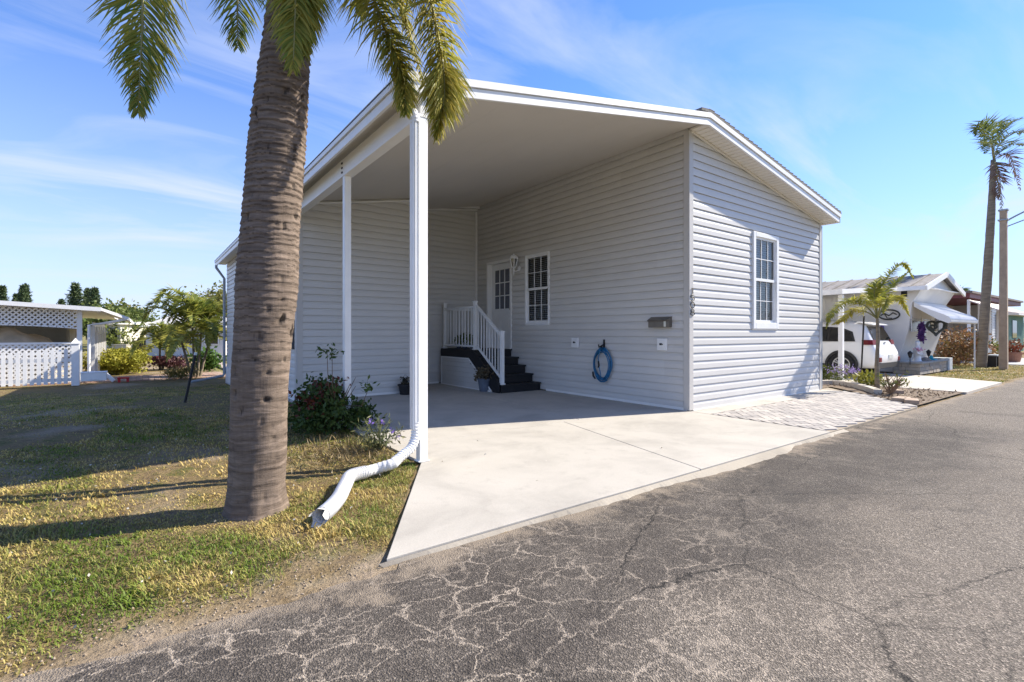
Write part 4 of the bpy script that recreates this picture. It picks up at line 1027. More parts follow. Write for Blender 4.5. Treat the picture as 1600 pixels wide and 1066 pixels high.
# awning with rolled lip, ribs
aw = [(pf[3][0]-.03, 2.16), (.02, 2.02), (-.25, 1.88), (-.48, 1.77), (-.60, 1.70), (-.66, 1.61), (-.65, 1.53), (-.60, 1.50)]
b = MB(); nr = 26; x0, x1 = XL+.05, XL+3.35
for i in range(nr):
    xa = x0+(x1-x0)*i/nr; xb = x0+(x1-x0)*(i+1)/nr
    for (y0, z0), (y1, z1) in zip(aw[:-1], aw[1:]):
        b.add([(xa, y0, z0), (xa+.03, y0-.005, z0+.022), (xb, y0, z0), (xa, y1, z1), (xa+.03, y1-.015, z1+.015), (xb, y1, z1)], [(0, 3, 4, 1), (1, 4, 5, 2)])
o = NB(b, 'awning', M_WPAINT); sm = o.modifiers.new('s', 'SOLIDIFY'); sm.thickness = .012
b = MB()
for xx in (x0, x1-.012): b = MB(); b.prism([(xx, y, z) for y, z in aw]+[(xx, -.35, 1.62), (xx, pf[3][0]-.03, 2.02)], (.012, 0, 0)); NB(b, 'awning_side', M_WPAINT)
b = MB(); b.bar((x1-.05, -.58, 1.52), (x1-.05, -.58, .05), .035); NB(b, 'awning_post', M_WPAINT)
# front window
wy = pf[2][0]; 
b = MB(); xw0, xw1 = XL+.12, XL+2.15
b.box(xw0, xw1, wy-.04, wy-.02, 1.28, 1.98); wn_ = NB(b, 'window', mat('old window glass', (.10, .085, .065), .12, .3, 3, spec=.8))
b = MB()
for z in (1.26, 1.62, 1.98): b.box(xw0-.03, xw1+.03, wy-.06, wy-.041, z-.018, z+.018)
for x in (xw0-.03, (xw0+xw1)/2, xw1): b.box(x, x+.03, wy-.058, wy-.041, 1.26, 1.98)
NB(b, 'frame', M_WPAINT, wn_)
b = MB(); b.box(xw1+.45, xw1+.9, wy-.05, wy-.02, 1.28, 1.9); NB(b, 'window', MATS['old window glass'])
# unit number sign
b = MB(); b.box(XL-.03, XL-.01, .35, .5, 2.32, 2.5); NB(b, 'vent', M_BLACK)

# carport of the trailer
cp = empty('carport', (7.45, .5, 0), 'white flat-roofed carport over the white car', 'carport')
def CPB(b, name, m): b.v = [(x-7.45, y-.5, z) for x, y, z in b.v]; return b.build(name, m, cp)
b = MB(); b.hexa([(7.2, .45, 2.20), (11.3, .45, 2.50), (11.3, 9.5, 2.50), (7.2, 9.5, 2.20)], [(7.2, .45, 2.32), (11.3, .45, 2.62), (11.3, 9.5, 2.62), (7.2, 9.5, 2.32)]); CPB(b, 'roof', M_TRW)
p_ = gp(1295, 600)
for y in (.55, 3.2, 6.2, 9.3):
    b = MB(); b.box(7.50, 7.60, y, y+.1, 0, 2.2) if y < 1 else b.box(7.5, 7.58, y, y+.08, 0, 2.2); CPB(b, 'post', M_WPAINT)
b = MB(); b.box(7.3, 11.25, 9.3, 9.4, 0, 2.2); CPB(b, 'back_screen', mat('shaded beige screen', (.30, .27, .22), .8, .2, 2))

# ---- stone planter
pl_ = empty('stone_planter', (11.25, -.12, 0), 'low stone block planter with grey cap under the awning', 'planter')
def PLB(b, name, m, bev=0.): b.v = [(x-11.25, y+.12, z) for x, y, z in b.v]; return b.build(name, m, pl_, bev=bev)
M_STONE = mat('stacked stone', (.50, .42, .32), .85, .3, 8, bmp=.4, bscale=30, tintcol=(.30, .29, .27))
b = MB(); rr_ = random.Random(5)
for k in range(3):
    z0 = .0+k*.105
    x = 11.25-(k % 2)*.1
    while x < 14.0: ww = rr_.uniform(.2, .42); b.box(max(11.25, x), min(14.05, x+ww-.01), -.12+rr_.uniform(0, .015), -.02, z0, z0+.098, rr_.random()); x += ww
    y = -.02
    while y < .5: ww = rr_.uniform(.15, .3); b.box(11.25+rr_.uniform(0, .015), 11.35, y, min(.55, y+ww-.01), z0, z0+.098, rr_.random()); y += ww
PLB(b, 'block_wall', M_STONE, .006)
b = MB(); b.box(11.20, 14.1, -.17, .02, .316, .37); b.box(11.20, 11.42, .02, .55, .316, .37); PLB(b, 'cap', mat('grey cap stone', (.33, .34, .34), .8, .15, 8), .01)
b = MB(); b.box(14.06, 14.6, -.14, .3, 0, .40); PLB(b, 'end_pier', mat('pale grey block', (.42, .45, .46), .8, .2, 8), .01)
b = MB(); b.box(11.36, 14.05, -.01, .52, 0, .30); PLB(b, 'soil', mat('dark soil', (.06, .045, .03), .95, .3, 12))
# ---- ornaments
def heart(t): return (16*math.sin(t)**3, 13*math.cos(t)-5*math.cos(2*t)-2*math.cos(3*t)-math.cos(4*t))
M_IRON = mat('dark iron', (.045, .05, .045), .6, .2, 20)
hc = at(1462.5, 511.5, 14.9)
b = MB(); pts = [Vector((heart(a)[0]*.0145, 0, heart(a)[1]*.0145)) for a in [2*math.pi*i/40 for i in range(41)]]; b.tube(pts, .036, 6, cap=False)
b.tube([p*.36+Vector((-.06, 0, 0)) for p in pts], .03, 6, cap=False); b.tube([Vector((0, 0, .07)), (0, -.02, .30)], .006, 4); b.tube([(0, -.02, .28), (0, 0, hc.z and .32)], .006, 4)
tag(b.build('heart_ornament', M_IRON, loc=hc, rot=(0, 0, R(-50))), 'dark open heart ornament hanging under the awning', 'ornament')
oc = at(1440, 519.5, 15.0)
t = empty('wreath', oc, 'purple oval wreath with a bow hanging on the white slanted front', 'wreath')
r = np.random.default_rng(6); a = r.uniform(0, 6.28, 900); q = r.uniform(.3, 1, 900)
pp = np.stack([np.cos(a)*q*.15, r.normal(0, .03, 900), np.sin(a)*q*.30], 1)
quads_obj('petals', leaves(pp, .06, .7, 0, 5), r.uniform(0, 1, 900), leafmat('purple mesh', (.09, .03, .16), (.20, .09, .30), .2), t)
b = MB(); b.box(-.05, .08, -.09, -.07, -.10, -.02); b.build('bow', M_WPAINT, t)
# white statue with pink flowers
sp_ = Vector((at(1437, 560, 14.9).x, .12, .30)); t = empty('statue', sp_, 'small white statue with pink flowers standing in the stone planter', 'statue')
b = MB(); b.lathe((0, 0, 0), [(.15, 0), (.15, .05), (.09, .09), (.085, .22), (.11, .34), (.12, .42), (.07, .50), (.045, .53), (.065, .59), (.06, .65), (.02, .68)], 16)
b.tube([(-.10, 0, .42), (-.16, -.05, .30), (-.10, -.10, .26)], .028, 8); b.tube([(.10, 0, .42), (.15, -.05, .30), (.08, -.10, .26)], .028, 8); b.build('figure', M_WPAINT, t, smooth=True)
pp = r.normal(0, (.05, .05, .04), (60, 3))+np.array([-.13, -.08, .42]); quads_obj('flower', leaves(pp, .05, .8, .3, 4), r.uniform(0, 1, 60), leafmat('pink petal', (.65, .25, .38), (.7, .4, .5), .2), t)
for px, lb in ((1422, 'black solar lantern left of the white statue'), (1451, 'black solar lantern right of the white statue')):
    q = Vector((onY(px, 550, .05).x, .05, .30)); t = empty('garden_lantern', q, lb, 'lantern', 'solar lanterns in the stone planter')
    b = MB(); b.tube([(0, 0, 0), (0, 0, .2)], .012, 6); b.build('stake', M_BLACK, t)
    b = MB(); b.lathe((0, 0, .2), [(.03, 0), (.06, .12), (.075, .13), (.03, .18), (.01, .2)], 8); b.build('lamp_head', M_BLACK, t)
q = Vector((onY(1455, 556, .05).x, .05, .30)); b = MB(); b.lathe((0, 0, 0), [(.10, 0), (.16, .05), (.15, .09), (.06, .12), (.03, .20), (.01, .22)], 14)
tag(b.build('bird_ornament', mat('turquoise glaze', (.02, .35, .45), .3, .2, 10), loc=q, smooth=True), 'turquoise glazed ornament at the right of the white statue', 'ornament')
q = Vector((onY(1446, 556, .0).x, .0, .32)); b = MB(); b.lathe((0, 0, 0), [(.13, 0), (.15, .06), (.10, .13), (.03, .16)], 9); tag(b.build('stone', mat('grey rock', (.22, .20, .18), .9, .3, 20), loc=q), 'grey rock lying between the statue and the turquoise ornament', 'stone')
# oval wall art and purple lantern on the side wall
q = onX(1389, 492, XL-.03); b = MB(); pts = [Vector((0, .27*math.cos(a), .15*math.sin(a))) for a in [2*math.pi*i/30 for i in range(31)]]; b.tube(pts, .022, 6, cap=False)
b.tube([(0, .22, -.02), (0, .12, .05), (0, 0, -.03), (0, -.1, .06), (0, -.2, .0)], .02, 5); b.tube([(0, .12, .05), (0, .05, -.1), (0, -.08, -.11)], .014, 5)
tag(b.build('wall_art', M_IRON, loc=q), 'black oval metal wall ornament on the trailer side', 'ornament')
q = onX(1376, 519, XL-.12); b = MB(); b.lathe((0, 0, 0), [(.06, 0), (.09, .05), (.09, .2), (.05, .22)], 10); tag(b.build('hanging_pot', mat('purple glaze', (.07, .03, .25), .4, .15, 10), loc=q), 'purple pot hanging on the trailer wall behind the car', 'pot')

# ---- the white car (rear towards the road)
car = empty('parked_car', (9.58, .12, 0), 'white compact crossover parked under the carport with its rear to the road', 'car')
ST = [  # y, half width, z bottom, z belt, z top, half width at top
 (.00, .66, .46, .60, .62, .60), (.04, .80, .36, .66, .68, .74), (.10, .87, .30, .74, .78, .78), (.15, .885, .27, .86, .92, .74), (.22, .89, .25, .95, 1.06, .70), (.33, .895, .24, .98, 1.30, .64), (.40, .90, .24, .985, 1.44, .62), (.50, .90, .24, .985, 1.485, .615), (.9, .90, .22, .98, 1.53, .62), (1.6, .90, .21, .965, 1.555, .63), (2.3, .90, .21, .95, 1.54, .63), (2.75, .90, .21, .94, 1.42, .63), (3.2, .895, .21, .93, 1.12, .68), (3.42, .89, .22, .92, .98, .72), (3.9, .87, .24, .84, .89, .70), (4.2, .80, .28, .70, .76, .64), (4.34, .66, .34, .55, .60, .52)]
def sect(y, hw, zb, zl, zt, tw):
    h = [(0, zb), (hw*.86, zb), (hw*.97, zb+.08), (hw, zb+(zl-zb)*.45), (hw*.985, zb+(zl-zb)*.8), (hw*.95, zl), (tw+(hw*.95-tw)*.5, zl+(zt-zl)*.52), (tw, zl+(zt-zl)*.90), (tw*.88, zt-.005), (tw*.4, zt+.01), (0, zt+.014)]
    return [(x, y, z) for x, z in h]+[(-x, y, z) for x, z in h[-2:0:-1]]
b = MB(); S = [sect(*s) for s in ST]; n = len(S[0]); b.v = [p for s in S for p in s]
for i in range(len(S)-1):
    for k in range(n): b.f.append((i*n+k, i*n+(k+1) % n, (i+1)*n+(k+1) % n, (i+1)*n+k))
b.f.append(tuple(range(n-1, -1, -1))[::1]); b.f.append(tuple((len(S)-1)*n+k for k in range(n)))
b.t = [0.]*len(b.f); b.m = [0]*len(b.f)
o = b.build('body', M_CARPAINT, car, smooth=True); md = o.modifiers.new('sub', 'SUBSURF'); md.levels = 1; md.render_levels = 1
M_CLAD = mat('dark plastic cladding', (.02, .02, .021), .6, .15, 20)
def side_x(z, hw=.9, zl=.985, zt=1.5, tw=.62):
    hw *= .95; t_ = (z-zl)/(zt-zl)
    return hw-(hw-tw)*t_*(.97)
for s_ in (-1, 1):
    b = MB(); b.prism([(s_*(side_x(z)+.008), y, z) for y, z in ((.56, .985), (.66, 1.25), (.96, 1.375), (2.05, 1.43), (2.5, 1.39), (3.05, 1.04), (3.06, .965))][::s_], (-s_*.03, 0, 0)); b.build('window_surround', M_CLAD, car)
    for poly, nm in (([(.62, 1.02), (.72, 1.22), (.98, 1.34), (1.18, 1.37), (1.22, 1.02)], 'quarter_window'), ([(1.27, 1.02), (1.27, 1.385), (2.02, 1.40), (2.07, 1.0)], 'side_window'), ([(2.12, 1.0), (2.09, 1.40), (2.45, 1.36), (2.95, 1.06), (2.98, 1.0)], 'side_window')):
        b = MB(); pts = [(s_*(side_x(z)+.018), y, z) for y, z in poly]
        b.prism(pts if s_ > 0 else pts[::-1], (-s_*.03, 0, 0)); b.build(nm, M_CARGLASS, car)
b = MB(); b.prism([(-.64, .175, 1.02), (.64, .175, 1.02), (.56, .355, 1.40), (-.56, .355, 1.40)], (0, .03, 0)); b.build('rear_window', M_CARGLASS, car)
b = MB(); b.prism([(-.60, .24, 1.425), (.60, .24, 1.425), (.60, .62, 1.50), (-.60, .62, 1.50)], (0, 0, .035)); b.build('spoiler', M_CARPAINT, car, bev=.012)
b = MB(); b.prism([(-.66, 3.22, 1.03), (.66, 3.22, 1.03), (.58, 2.72, 1.43), (-.58, 2.72, 1.43)][::-1], (0, .02, .02)); b.build('windscreen', M_CARGLASS, car)
M_RED = mat('red lamp lens', (.14, .004, .006), .45, .2, 10, spec=.3)
for s_ in (-1, 1):
    b = MB(); pts = [(.56, .135), (.84, .15), (.893, .24), (.898, .36)]
    lo = [(s_*x, y-.0, .90) for x, y in pts]+[(s_*(x-.06), y+.05, .90) for x, y in pts[::-1]]
    hi = [(s_*(x-.03), y+.03, 1.03) for x, y in pts]+[(s_*(x-.09), y+.07, 1.03) for x, y in pts[::-1]]
    if s_ < 0: lo, hi = lo[::-1], hi[::-1]
    b.hexa(lo, hi); b.build('tail_light', M_RED, car)
    b = MB(); b.box(s_*.72-.07, s_*.72+.07, .005, .08, .44, .56); b.build('bumper_reflector', M_RED, car, bev=.01)
    b = MB(); b.prism([(s_*.90, .5, .23), (s_*.90, 3.9, .23), (s_*.905, 3.9, .36), (s_*.905, .5, .36)], (s_*.012, 0, 0)); b.build('sill_cladding', M_CLAD, car)
    b = MB(); b.tube([(s_*.83, 3.05, .99), (s_*.98, 3.02, 1.02), (s_*1.03, 3.02, 1.02)], [.03, .07, .04], 8); b.build('mirror', M_CARPAINT, car)
    b = MB(); b.box(s_*.60-.12, s_*.60+.12, 4.20, 4.31, .62, .74); b.build('headlight', M_GLASS, car)
b = MB(); b.prism([(-.80, .035, .27), (.80, .035, .27), (.84, .02, .42), (-.84, .02, .42)], (0, .1, 0)); b.build('rear_bumper', M_CLAD, car, bev=.01)
b = MB(); b.box(-.16, .16, -.012, .03, .52, .63); b.build('number_plate', mat('plate', (.55, .56, .52), .4, .2, 30), car)
b = MB(); b.box(-.05, .05, .125, .15, .93, .97); b.build('emblem', M_GREYMET, car)
b = MB(); b.tube([(-.66, 1.55, 1.585), (-.66, 1.0, 1.58)], .012, 6)
for s_ in (-.6, .6): b.bar((s_, .7, 1.545), (s_, 2.3, 1.565), .03, .03)
b.build('roof_rail', M_GREYMET, car)
M_TYRE = mat('tyre rubber', (.015, .015, .016), .85, .2, 20); M_ALLOY = mat('alloy rim', (.55, .56, .57), .3, .1, 10, metal=.7)
def torus_pts(R_, prof, nseg=36):   # lathe around x axis
    b = MB(); vs = []; fs = []
    for x, r_ in prof:
        for k in range(nseg):
            th = 2*math.pi*k/nseg; vs.append((x, r_*math.cos(th), r_*math.sin(th)))
    m_ = len(prof)
    for i in range(m_-1):
        for k in range(nseg): fs.append((i*nseg+k, (i+1)*nseg+k, (i+1)*nseg+(k+1) % nseg, i*nseg+(k+1) % nseg))
    b.add(vs, fs); return b
for y in (.87, 3.55):
    for s_ in (-1, 1):
        b = torus_pts(0, [(-.11, .20), (-.11, .30), (-.09, .33), (0, .335), (.09, .33), (.11, .30), (.11, .215), (.02, .21)]); wl = b.build('wheel', M_TYRE, car, smooth=True, loc=(s_*.828, y, .335), rot=(0, 0, 0 if s_ > 0 else math.pi))
        b = torus_pts(0, [(.02, .0), (.03, .205), (.105, .215), (.108, .20), (.06, .18)])
        b2 = MB()
        rim = b.build('rim', M_CLAD, wl, smooth=False)
        b = torus_pts(0, [(.09, .215), (.112, .218), (.112, .198), (.07, .19)])
        for k in range(5):
            for dlt in (-.17, .17):
                a0 = 2*math.pi*k/5; p = Vector((.075, .03*math.cos(a0), .03*math.sin(a0))); q = Vector((.10, .205*math.cos(a0+dlt), .205*math.sin(a0+dlt))); b.bar(p, q, .026, .03, up=(1, 0, 0))
        b.tube([(.05, 0, 0), (.10, 0, 0)], [.045, .035], 12); b.build('spokes', M_ALLOY, wl)
        # arch cladding: half ring
        b = MB(); vs = []; fs = []
        for k in range(25):
            th = math.pi*(-.06+1.12*k/24)
            for r_, x in ((.350, .80), (.350, .935), (.410, .925)): vs.append((s_*x, y+r_*math.cos(th), max(.24, .335+r_*math.sin(th))))
        for k in range(24):
            for j in range(2): fs.append((k*3+j, k*3+j+1, k*3+j+4, k*3+j+3))
        b.add(vs, fs); b.build('wheel_arch', M_CLAD, car)
        b = MB(); vs = [(s_*.913, y, .335)]; 
        for k in range(33): th = 2*math.pi*k/32; vs.append((s_*.9095, y+.36*math.cos(th), max(.22, .335+.36*math.sin(th))))
        b.add(vs, [(0, k+1, k+2) for k in range(32)]); b.build('wheel_well', M_BLACK, car)

# ---- utility pole with lamp arm
pb = gp(1568, 577, -.02); ph = at(1568, 325, F_PX*CAMH/57).z
t = empty('utility_pole', pb, 'tan concrete utility pole with metal lamp arm beside the road', 'pole')
b = MB(); b.hexa([(-.108, -.108, -.1), (.108, -.108, -.1), (.108, .108, -.1), (-.108, .108, -.1)], [(-.09, -.09, ph), (.09, -.09, ph), (.09, .09, ph), (-.09, .09, ph)])
b.build('pole', mat('tan concrete pole', (.36, .27, .19), .85, .15, 6, bmp=.3, bscale=40), t, bev=.015)
b = MB(); b.box(-.12, .12, -.12, .12, ph-.02, ph+.03); b.build('cap', M_GREYMET, t); b = MB(); b.box(-.13, .13, -.13, .13, ph-.35, ph-.31); b.build('bracket', M_GREYMET, t)
dr = Vector((.62, -.78, 0)); b = MB(); b.tube([Vector((0, 0, ph-.35))+dr*.1, dr*.35+Vector((0, 0, ph-.2)), dr*.9+Vector((0, 0, ph+.1)), dr*1.8+Vector((0, 0, ph+.3))], .026, 8); b.tube([Vector((0, 0, ph-.55))+dr*.1, dr*.9+Vector((0, 0, ph-.22)), dr*1.5+Vector((0, 0, ph+.18))], .018, 8); b.build('lamp_arm', M_GREYMET, t, smooth=True)
b = MB(); b.tube([dr*1.7+Vector((0, 0, ph+.28)), dr*1.9+Vector((0, 0, ph+.31)), dr*2.3+Vector((0, 0, ph+.30))], [.05, .11, .05], 10); b.build('lamp_head', M_GREYMET, t, smooth=True)
# ---- generic palm
def palm_thing(name, base, trunk_px, Z, rads, fronds, label, matl, trunkm, leaf=.3, wd=.02, n_=60, plum=2, seed=0, group=None, droop=.45, cat='palm tree', segs=2):
    t = empty(name, base, label, cat, group)
    pts = [at(px, py, Z)-base for px, py in trunk_px]; pts[0].z = -.05
    sm = []; 
    for i in range(len(pts)-1):
        for k in range(10): sm.append((pts[i].lerp(pts[i+1], k/10), rads[i]+(rads[i+1]-rads[i])*k/10))
    sm.append((pts[-1], rads[-1])); rr_ = random.Random(seed)
    b = MB(); b.tube([p for p, _ in sm], [q*(1+.05*rr_.uniform(-1, 1)) for _, q in sm], 14); b.build('trunk', trunkm, t, smooth=True)
    c0 = pts[-1]+base
    for i, (cp_, dry) in enumerate(fronds):
        V, C_ = frond([c0]+cp_, n_, leaf, wd, plum, droop, seed=seed*10+i, base_free=.28, segs=segs)
        ti = np.clip(np.random.default_rng(i).uniform(-.1, .6, len(V))+dry, 0, 1)
        o = quads_obj('frond', V-np.array(base), ti, matl[1] if dry > .8 else matl[0], t, k=2*(segs+1), faces=LF3 if segs == 3 else LF2)
        b = MB(); b.tube([Vector(c)-base for c in C_[::4]], [max(.004, .018*(1-.8*j/14)) for j in range(15)], 5); b.build('rachis', M_RACH, o)
    return t
M_BARK2 = mat('grey brown palm trunk', (.20, .165, .12), .9, .3, 3, stretch=(1, 1, 6), bmp=.5, bscale=6)
M_DRYF = leafmat('dead frond', (.30, .20, .14), (.20, .13, .10), .15)
M_PF2 = leafmat('sunlit palm leaf', (.19, .25, .04), (.50, .44, .08), .4)
Zt = F_PX*CAMH/53
palm_thing('palm_tree', gp(1533, 573, -.02), [(1533, 573), (1538, 500), (1543.5, 420), (1549, 330), (1552, 250)], Zt, [.155, .14, .135, .11, .07],
  [([at(1546, 215, Zt), at(1528, 196, Zt), at(1524, 212, Zt)], .1), ([at(1550, 210, Zt+.6), at(1538, 192, Zt+.6), at(1535, 232, Zt+.8)], .1), ([at(1556, 220, Zt), at(1575, 196, Zt), at(1597, 184, Zt)], .3), ([at(1562, 226, Zt-.5), at(1585, 208, Zt-.6), at(1608, 206, Zt-.6)], .3),
   ([at(1560, 240, Zt), at(1580, 226, Zt), at(1604, 228, Zt)], .1), ([at(1566, 243, Zt), at(1580, 246, Zt), at(1594, 298, Zt)], .9), ([at(1557, 256, Zt), at(1563, 285, Zt), at(1566, 338, Zt)], .9), ([at(1556, 258, Zt-.2), at(1560, 290, Zt-.2), at(1561, 312, Zt-.2)], .9),
   ([at(1552, 205, Zt+.5), at(1560, 192, Zt+.9), at(1572, 200, Zt+1.4)], .2), ([at(1550, 228, Zt-.6), at(1545, 222, Zt-1.2), at(1540, 240, Zt-1.5)], .2)],
  'tall slender palm with a few dead hanging fronds beside the utility pole', (leafmat('tall palm leaf', (.09, .13, .035), (.26, .27, .07), .35), M_DRYF), M_BARK2, leaf=.62, wd=.034, n_=46, plum=1, seed=3)
Zy = F_PX*CAMH/88
palm_thing('young_palm', gp(1370, 608, -.02), [(1371, 608), (1370, 570), (1372, 530), (1371, 498)], Zy, [.05, .04, .035, .028],
  [([at(1368, 470, Zy), at(1385, 435, Zy), at(1410, 412, Zy), at(1428, 436, Zy)], .25), ([at(1372, 470, Zy), at(1395, 445, Zy+.2), at(1425, 420, Zy+.2)], .2), ([at(1352, 478, Zy), at(1325, 470, Zy), at(1298, 492, Zy-.2), at(1291, 514, Zy-.2)], .35), ([at(1355, 488, Zy), at(1335, 484, Zy+.3), at(1315, 500, Zy+.3), at(1300, 508, Zy+.3)], .7),
   ([at(1385, 472, Zy), at(1405, 466, Zy), at(1421, 494, Zy)], .45), ([at(1366, 465, Zy), at(1368, 445, Zy), at(1376, 432, Zy+.3)], .25), ([at(1376, 478, Zy-.3), at(1385, 468, Zy-.7), at(1380, 490, Zy-1.0)], .4), ([at(1364, 478, Zy+.3), at(1355, 462, Zy+.6), at(1340, 470, Zy+.9)], .5)],
  'slender young palm with yellow green fronds in the bed by the pavers', (M_PF2, M_DRYF), M_BARK2, leaf=.24, wd=.024, n_=60, seed=5)
b = MB(); q0, q1 = gp(1345, 598, -.02), at(1350, 494, 11.6); b.tube([(0, 0, -.02), q1-q0], .018, 6); tag(b.build('garden_stake', M_BLACK, loc=q0), 'black stake standing left of the young palm', 'stake')

# ---- bed: curb, soil, plants
b = MB(); cv = [gp(px, py) for px, py in ((1281, 600.5), (1300, 600), (1322, 602), (1345, 607), (1362, 612), (1372, 616))]
for p, q in zip(cv[:-1], cv[1:]): b.bar(p+Vector((0, 0, .04)), q+Vector((0, 0, .04)), .14, .10)
tag(b.build('bed_curb', M_CONC2), kind='structure')
b = MB(); b.poly([(4.82, .1, -.004), (5.7, .15, -.004), (4.6, -1.0, -.006), (3.7, -1.93, -.006), (6.68, -1.93, -.006), (6.68, 4, -.004), (4.82, 4, -.004)][::1])
tag(b.build('planting_bed', mat('mulch soil', (.16, .115, .075), .95, .35, 14, bmp=.8, bscale=40)), kind='structure')
t = empty('lavender', gp(1318, 598), 'purple flowering clump behind the white curb near the car wheel', 'flowers')
pts, ti = blob_points((0, 0, .14), (.36, .3, .2), 700, 24, 3); quads_obj('foliage', leaves(pts, .06, .3, .6, 3), ti, leafmat('bed leaf', (.07, .11, .03), (.22, .22, .06), .2), t)
pts, ti = blob_points((0, 0, .30), (.36, .3, .12), 400, 26, 4); quads_obj('flower', leaves(pts, .04, .6, .6, 3), ti, leafmat('violet petal', (.30, .22, .48), (.42, .34, .6), .3), t)
M_BED = MATS['bed leaf']
shrub('shrub', gp(1288, 596, -.02), (.22, .2, .22), 500, .08, M_BED, 'small green plant at the house corner behind the curb', seed=61, stems=4)
shrub('shrub', gp(1357, 606, -.02), (.34, .26, .16), 700, .11, leafmat('yellow green leaf', (.16, .19, .03), (.36, .32, .05), .25), 'low yellow green plant left of the young palm', seed=62, stems=3, aspect=.3, up=1.)
t = empty('twiggy_shrub', gp(1392, 617, -.02), 'bare brown twiggy shrub right of the young palm', 'shrub'); b = MB(); rr_ = random.Random(9)
for i in range(16):
    a = rr_.uniform(0, 6.28); e = Vector((math.cos(a)*.32, math.sin(a)*.25, rr_.uniform(.2, .48))); m_ = e*.5+Vector((0, 0, .05)); b.tube([(0, 0, 0), m_, e], [.016, .011, .005], 5)
    for k in range(2): b.tube([m_, m_+Vector((rr_.uniform(-.12, .12), rr_.uniform(-.12, .12), .14))], [.008, .003], 4)
b.build('branch', mat('pale brown branch', (.27, .19, .13), .9, .2, 14), t)
pts, ti = blob_points((0, 0, .3), (.36, .3, .2), 160, 14, 5); quads_obj('foliage', leaves(pts, .07, .4, .3, 3), ti, M_BED, t)
for i, (px, py) in enumerate(((1408, 626), (1424, 629), (1398, 613))):
    q = gp(px, py); b = MB(); b.box(-.19, .19, -.10, .10, -.02, .06); tag(b.build('edging_brick', mat('pale brick', (.40, .30, .22), .9, .2, 10, bmp=.3), loc=q, rot=(0, 0, .3*i), bev=.01), ('loose edging brick in the bed, the middle of three', 'loose edging brick nearest the road', 'loose edging brick beside the twiggy shrub')[i], 'brick', 'loose bricks edging the bed')
r = np.random.default_rng(77); n = 1500; c = np.stack([r.uniform(4.0, 6.6, n), r.uniform(-1.9, 1.5, n), np.full(n, .005)], 1); c = c[(c[:, 1] < -1.3+.4*(c[:, 0]-4)) | (c[:, 0] > 5.8)]
o = quads_obj('mulch', leaves(c, .06, .3, .2, 8), r.uniform(0, 1, len(c)), leafmat('mulch chips', (.22, .15, .09), (.10, .07, .04), .05)); tag(o, 'brown mulch and dead leaves in the bed by the pavers', 'mulch', kind='stuff')

# ---- bushes by the trailer
def bigbush(name, c, rad, n, m, label, seed, ls=.12, nclump=50, stems=8, group=None): return shrub(name, c, rad, n, ls, m, label, seed=seed, nclump=nclump, stems=stems, cz=.8, group=group)
M_RUST = leafmat('rusty leaf', (.13, .12, .04), (.30, .13, .07), .25)
bigbush('shrub', gp(1497, 571, -.02), (1.0, .8, .85), 2600, M_RUST, 'rusty red and green loose bush right of the stone planter', 71)
bigbush('shrub', gp(1522, 566, -.02), (.9, .7, .5), 1500, M_RUST, 'lower rusty bush beside the tall palm trunk', 72)
# bench, pots
q = gp(1553, 573, -.02); t = empty('bench', q, 'low grey bench with black legs behind the utility pole', 'bench')
b = MB(); b.box(-.45, .45, -.15, .15, .40, .44); b.build('seat', M_GREYMET, t)
b = MB(); b.box(-.45, .45, .13, .16, .5, .68); b.build('backrest', M_GREYMET, t)
for s_ in (-.38, .38): b = MB(); b.box(s_-.03, s_+.03, -.13, .13, 0, .40); b.build('leg', M_BLACK, t)
q = gp(1584, 566, -.02); potted(q, .26, .42, M_TERRA, 'terracotta pot of reddish plants right of the utility pole', leafmat('red pot leaf', (.15, .10, .03), (.35, .08, .05), .2), pr=.32, ls=.14, n=300)
bigbush('shrub', gp(1551, 563, -.02), (.7, .5, .5), 900, leafmat('lime leaf', (.14, .18, .03), (.30, .28, .06), .25), 'small lime green bush behind the bench', 73)

# ---- third home with dark red roof edge
XH = 30.0
h3 = empty('bungalow', (XH, 1.5, 0), 'grey bungalow with dark red roof edge and screened porch beyond the tall palm', 'house')
def H3(b, name, m, parent=None): b.v = [(x-XH, y-1.5, z) for x, y, z in b.v]; return b.build(name, m, parent or h3)
b = MB(); b.box(XH, XH+4.2, 1.5, 12, 0, 2.75)
for k in range(20): b.box(XH+.02, XH+4.2, 1.48, 1.50, .1+k*.13, .19+k*.13)
H3(b, 'wall', mat('grey bungalow siding', (.40, .39, .37), .6, .05, 2))
b = MB(); b.box(XH-.02, XH+4.2, 1.42, 1.46, 0, 2.75)
for k in range(19): b.box(XH-.02, XH+4.22, 1.38, 1.42, .1+k*.14, .17+k*.14)
H3(b, 'front_wall', M_WPAINT)
b = MB(); b.box(XH+.9, XH+2.6, 1.33, 1.37, .9, 2.3); H3(b, 'window', M_CARGLASS)
M_DKRED = mat('dark red fascia', (.14, .02, .025), .5, .15, 6)
b = MB(); b.box(22.5, XH+4.6, .9, 12.4, 2.78, 2.98); H3(b, 'fascia', M_DKRED)
b = MB(); b.box(22.4, XH+4.7, .8, 12.5, 2.985, 3.08); H3(b, 'roof', mat('brown shingle', (.16, .13, .12), .9, .3, 6))
b = MB(); b.hexa([(22.2, -.1, 2.15), (28.6, -.1, 2.15), (28.6, .9, 2.62), (22.2, .9, 2.62)], [(22.2, -.1, 2.2), (28.6, -.1, 2.2), (28.6, .9, 2.67), (22.2, .9, 2.67)]); H3(b, 'awning', mat('pinkish awning', (.60, .50, .46), .6, .1, 3))
for x in (22.6, 24.6, 26.6, 28.6):
    b = MB(); b.box(x-.06, x+.06, .9, 1.0, 0, 2.7); H3(b, 'post', M_WPAINT)
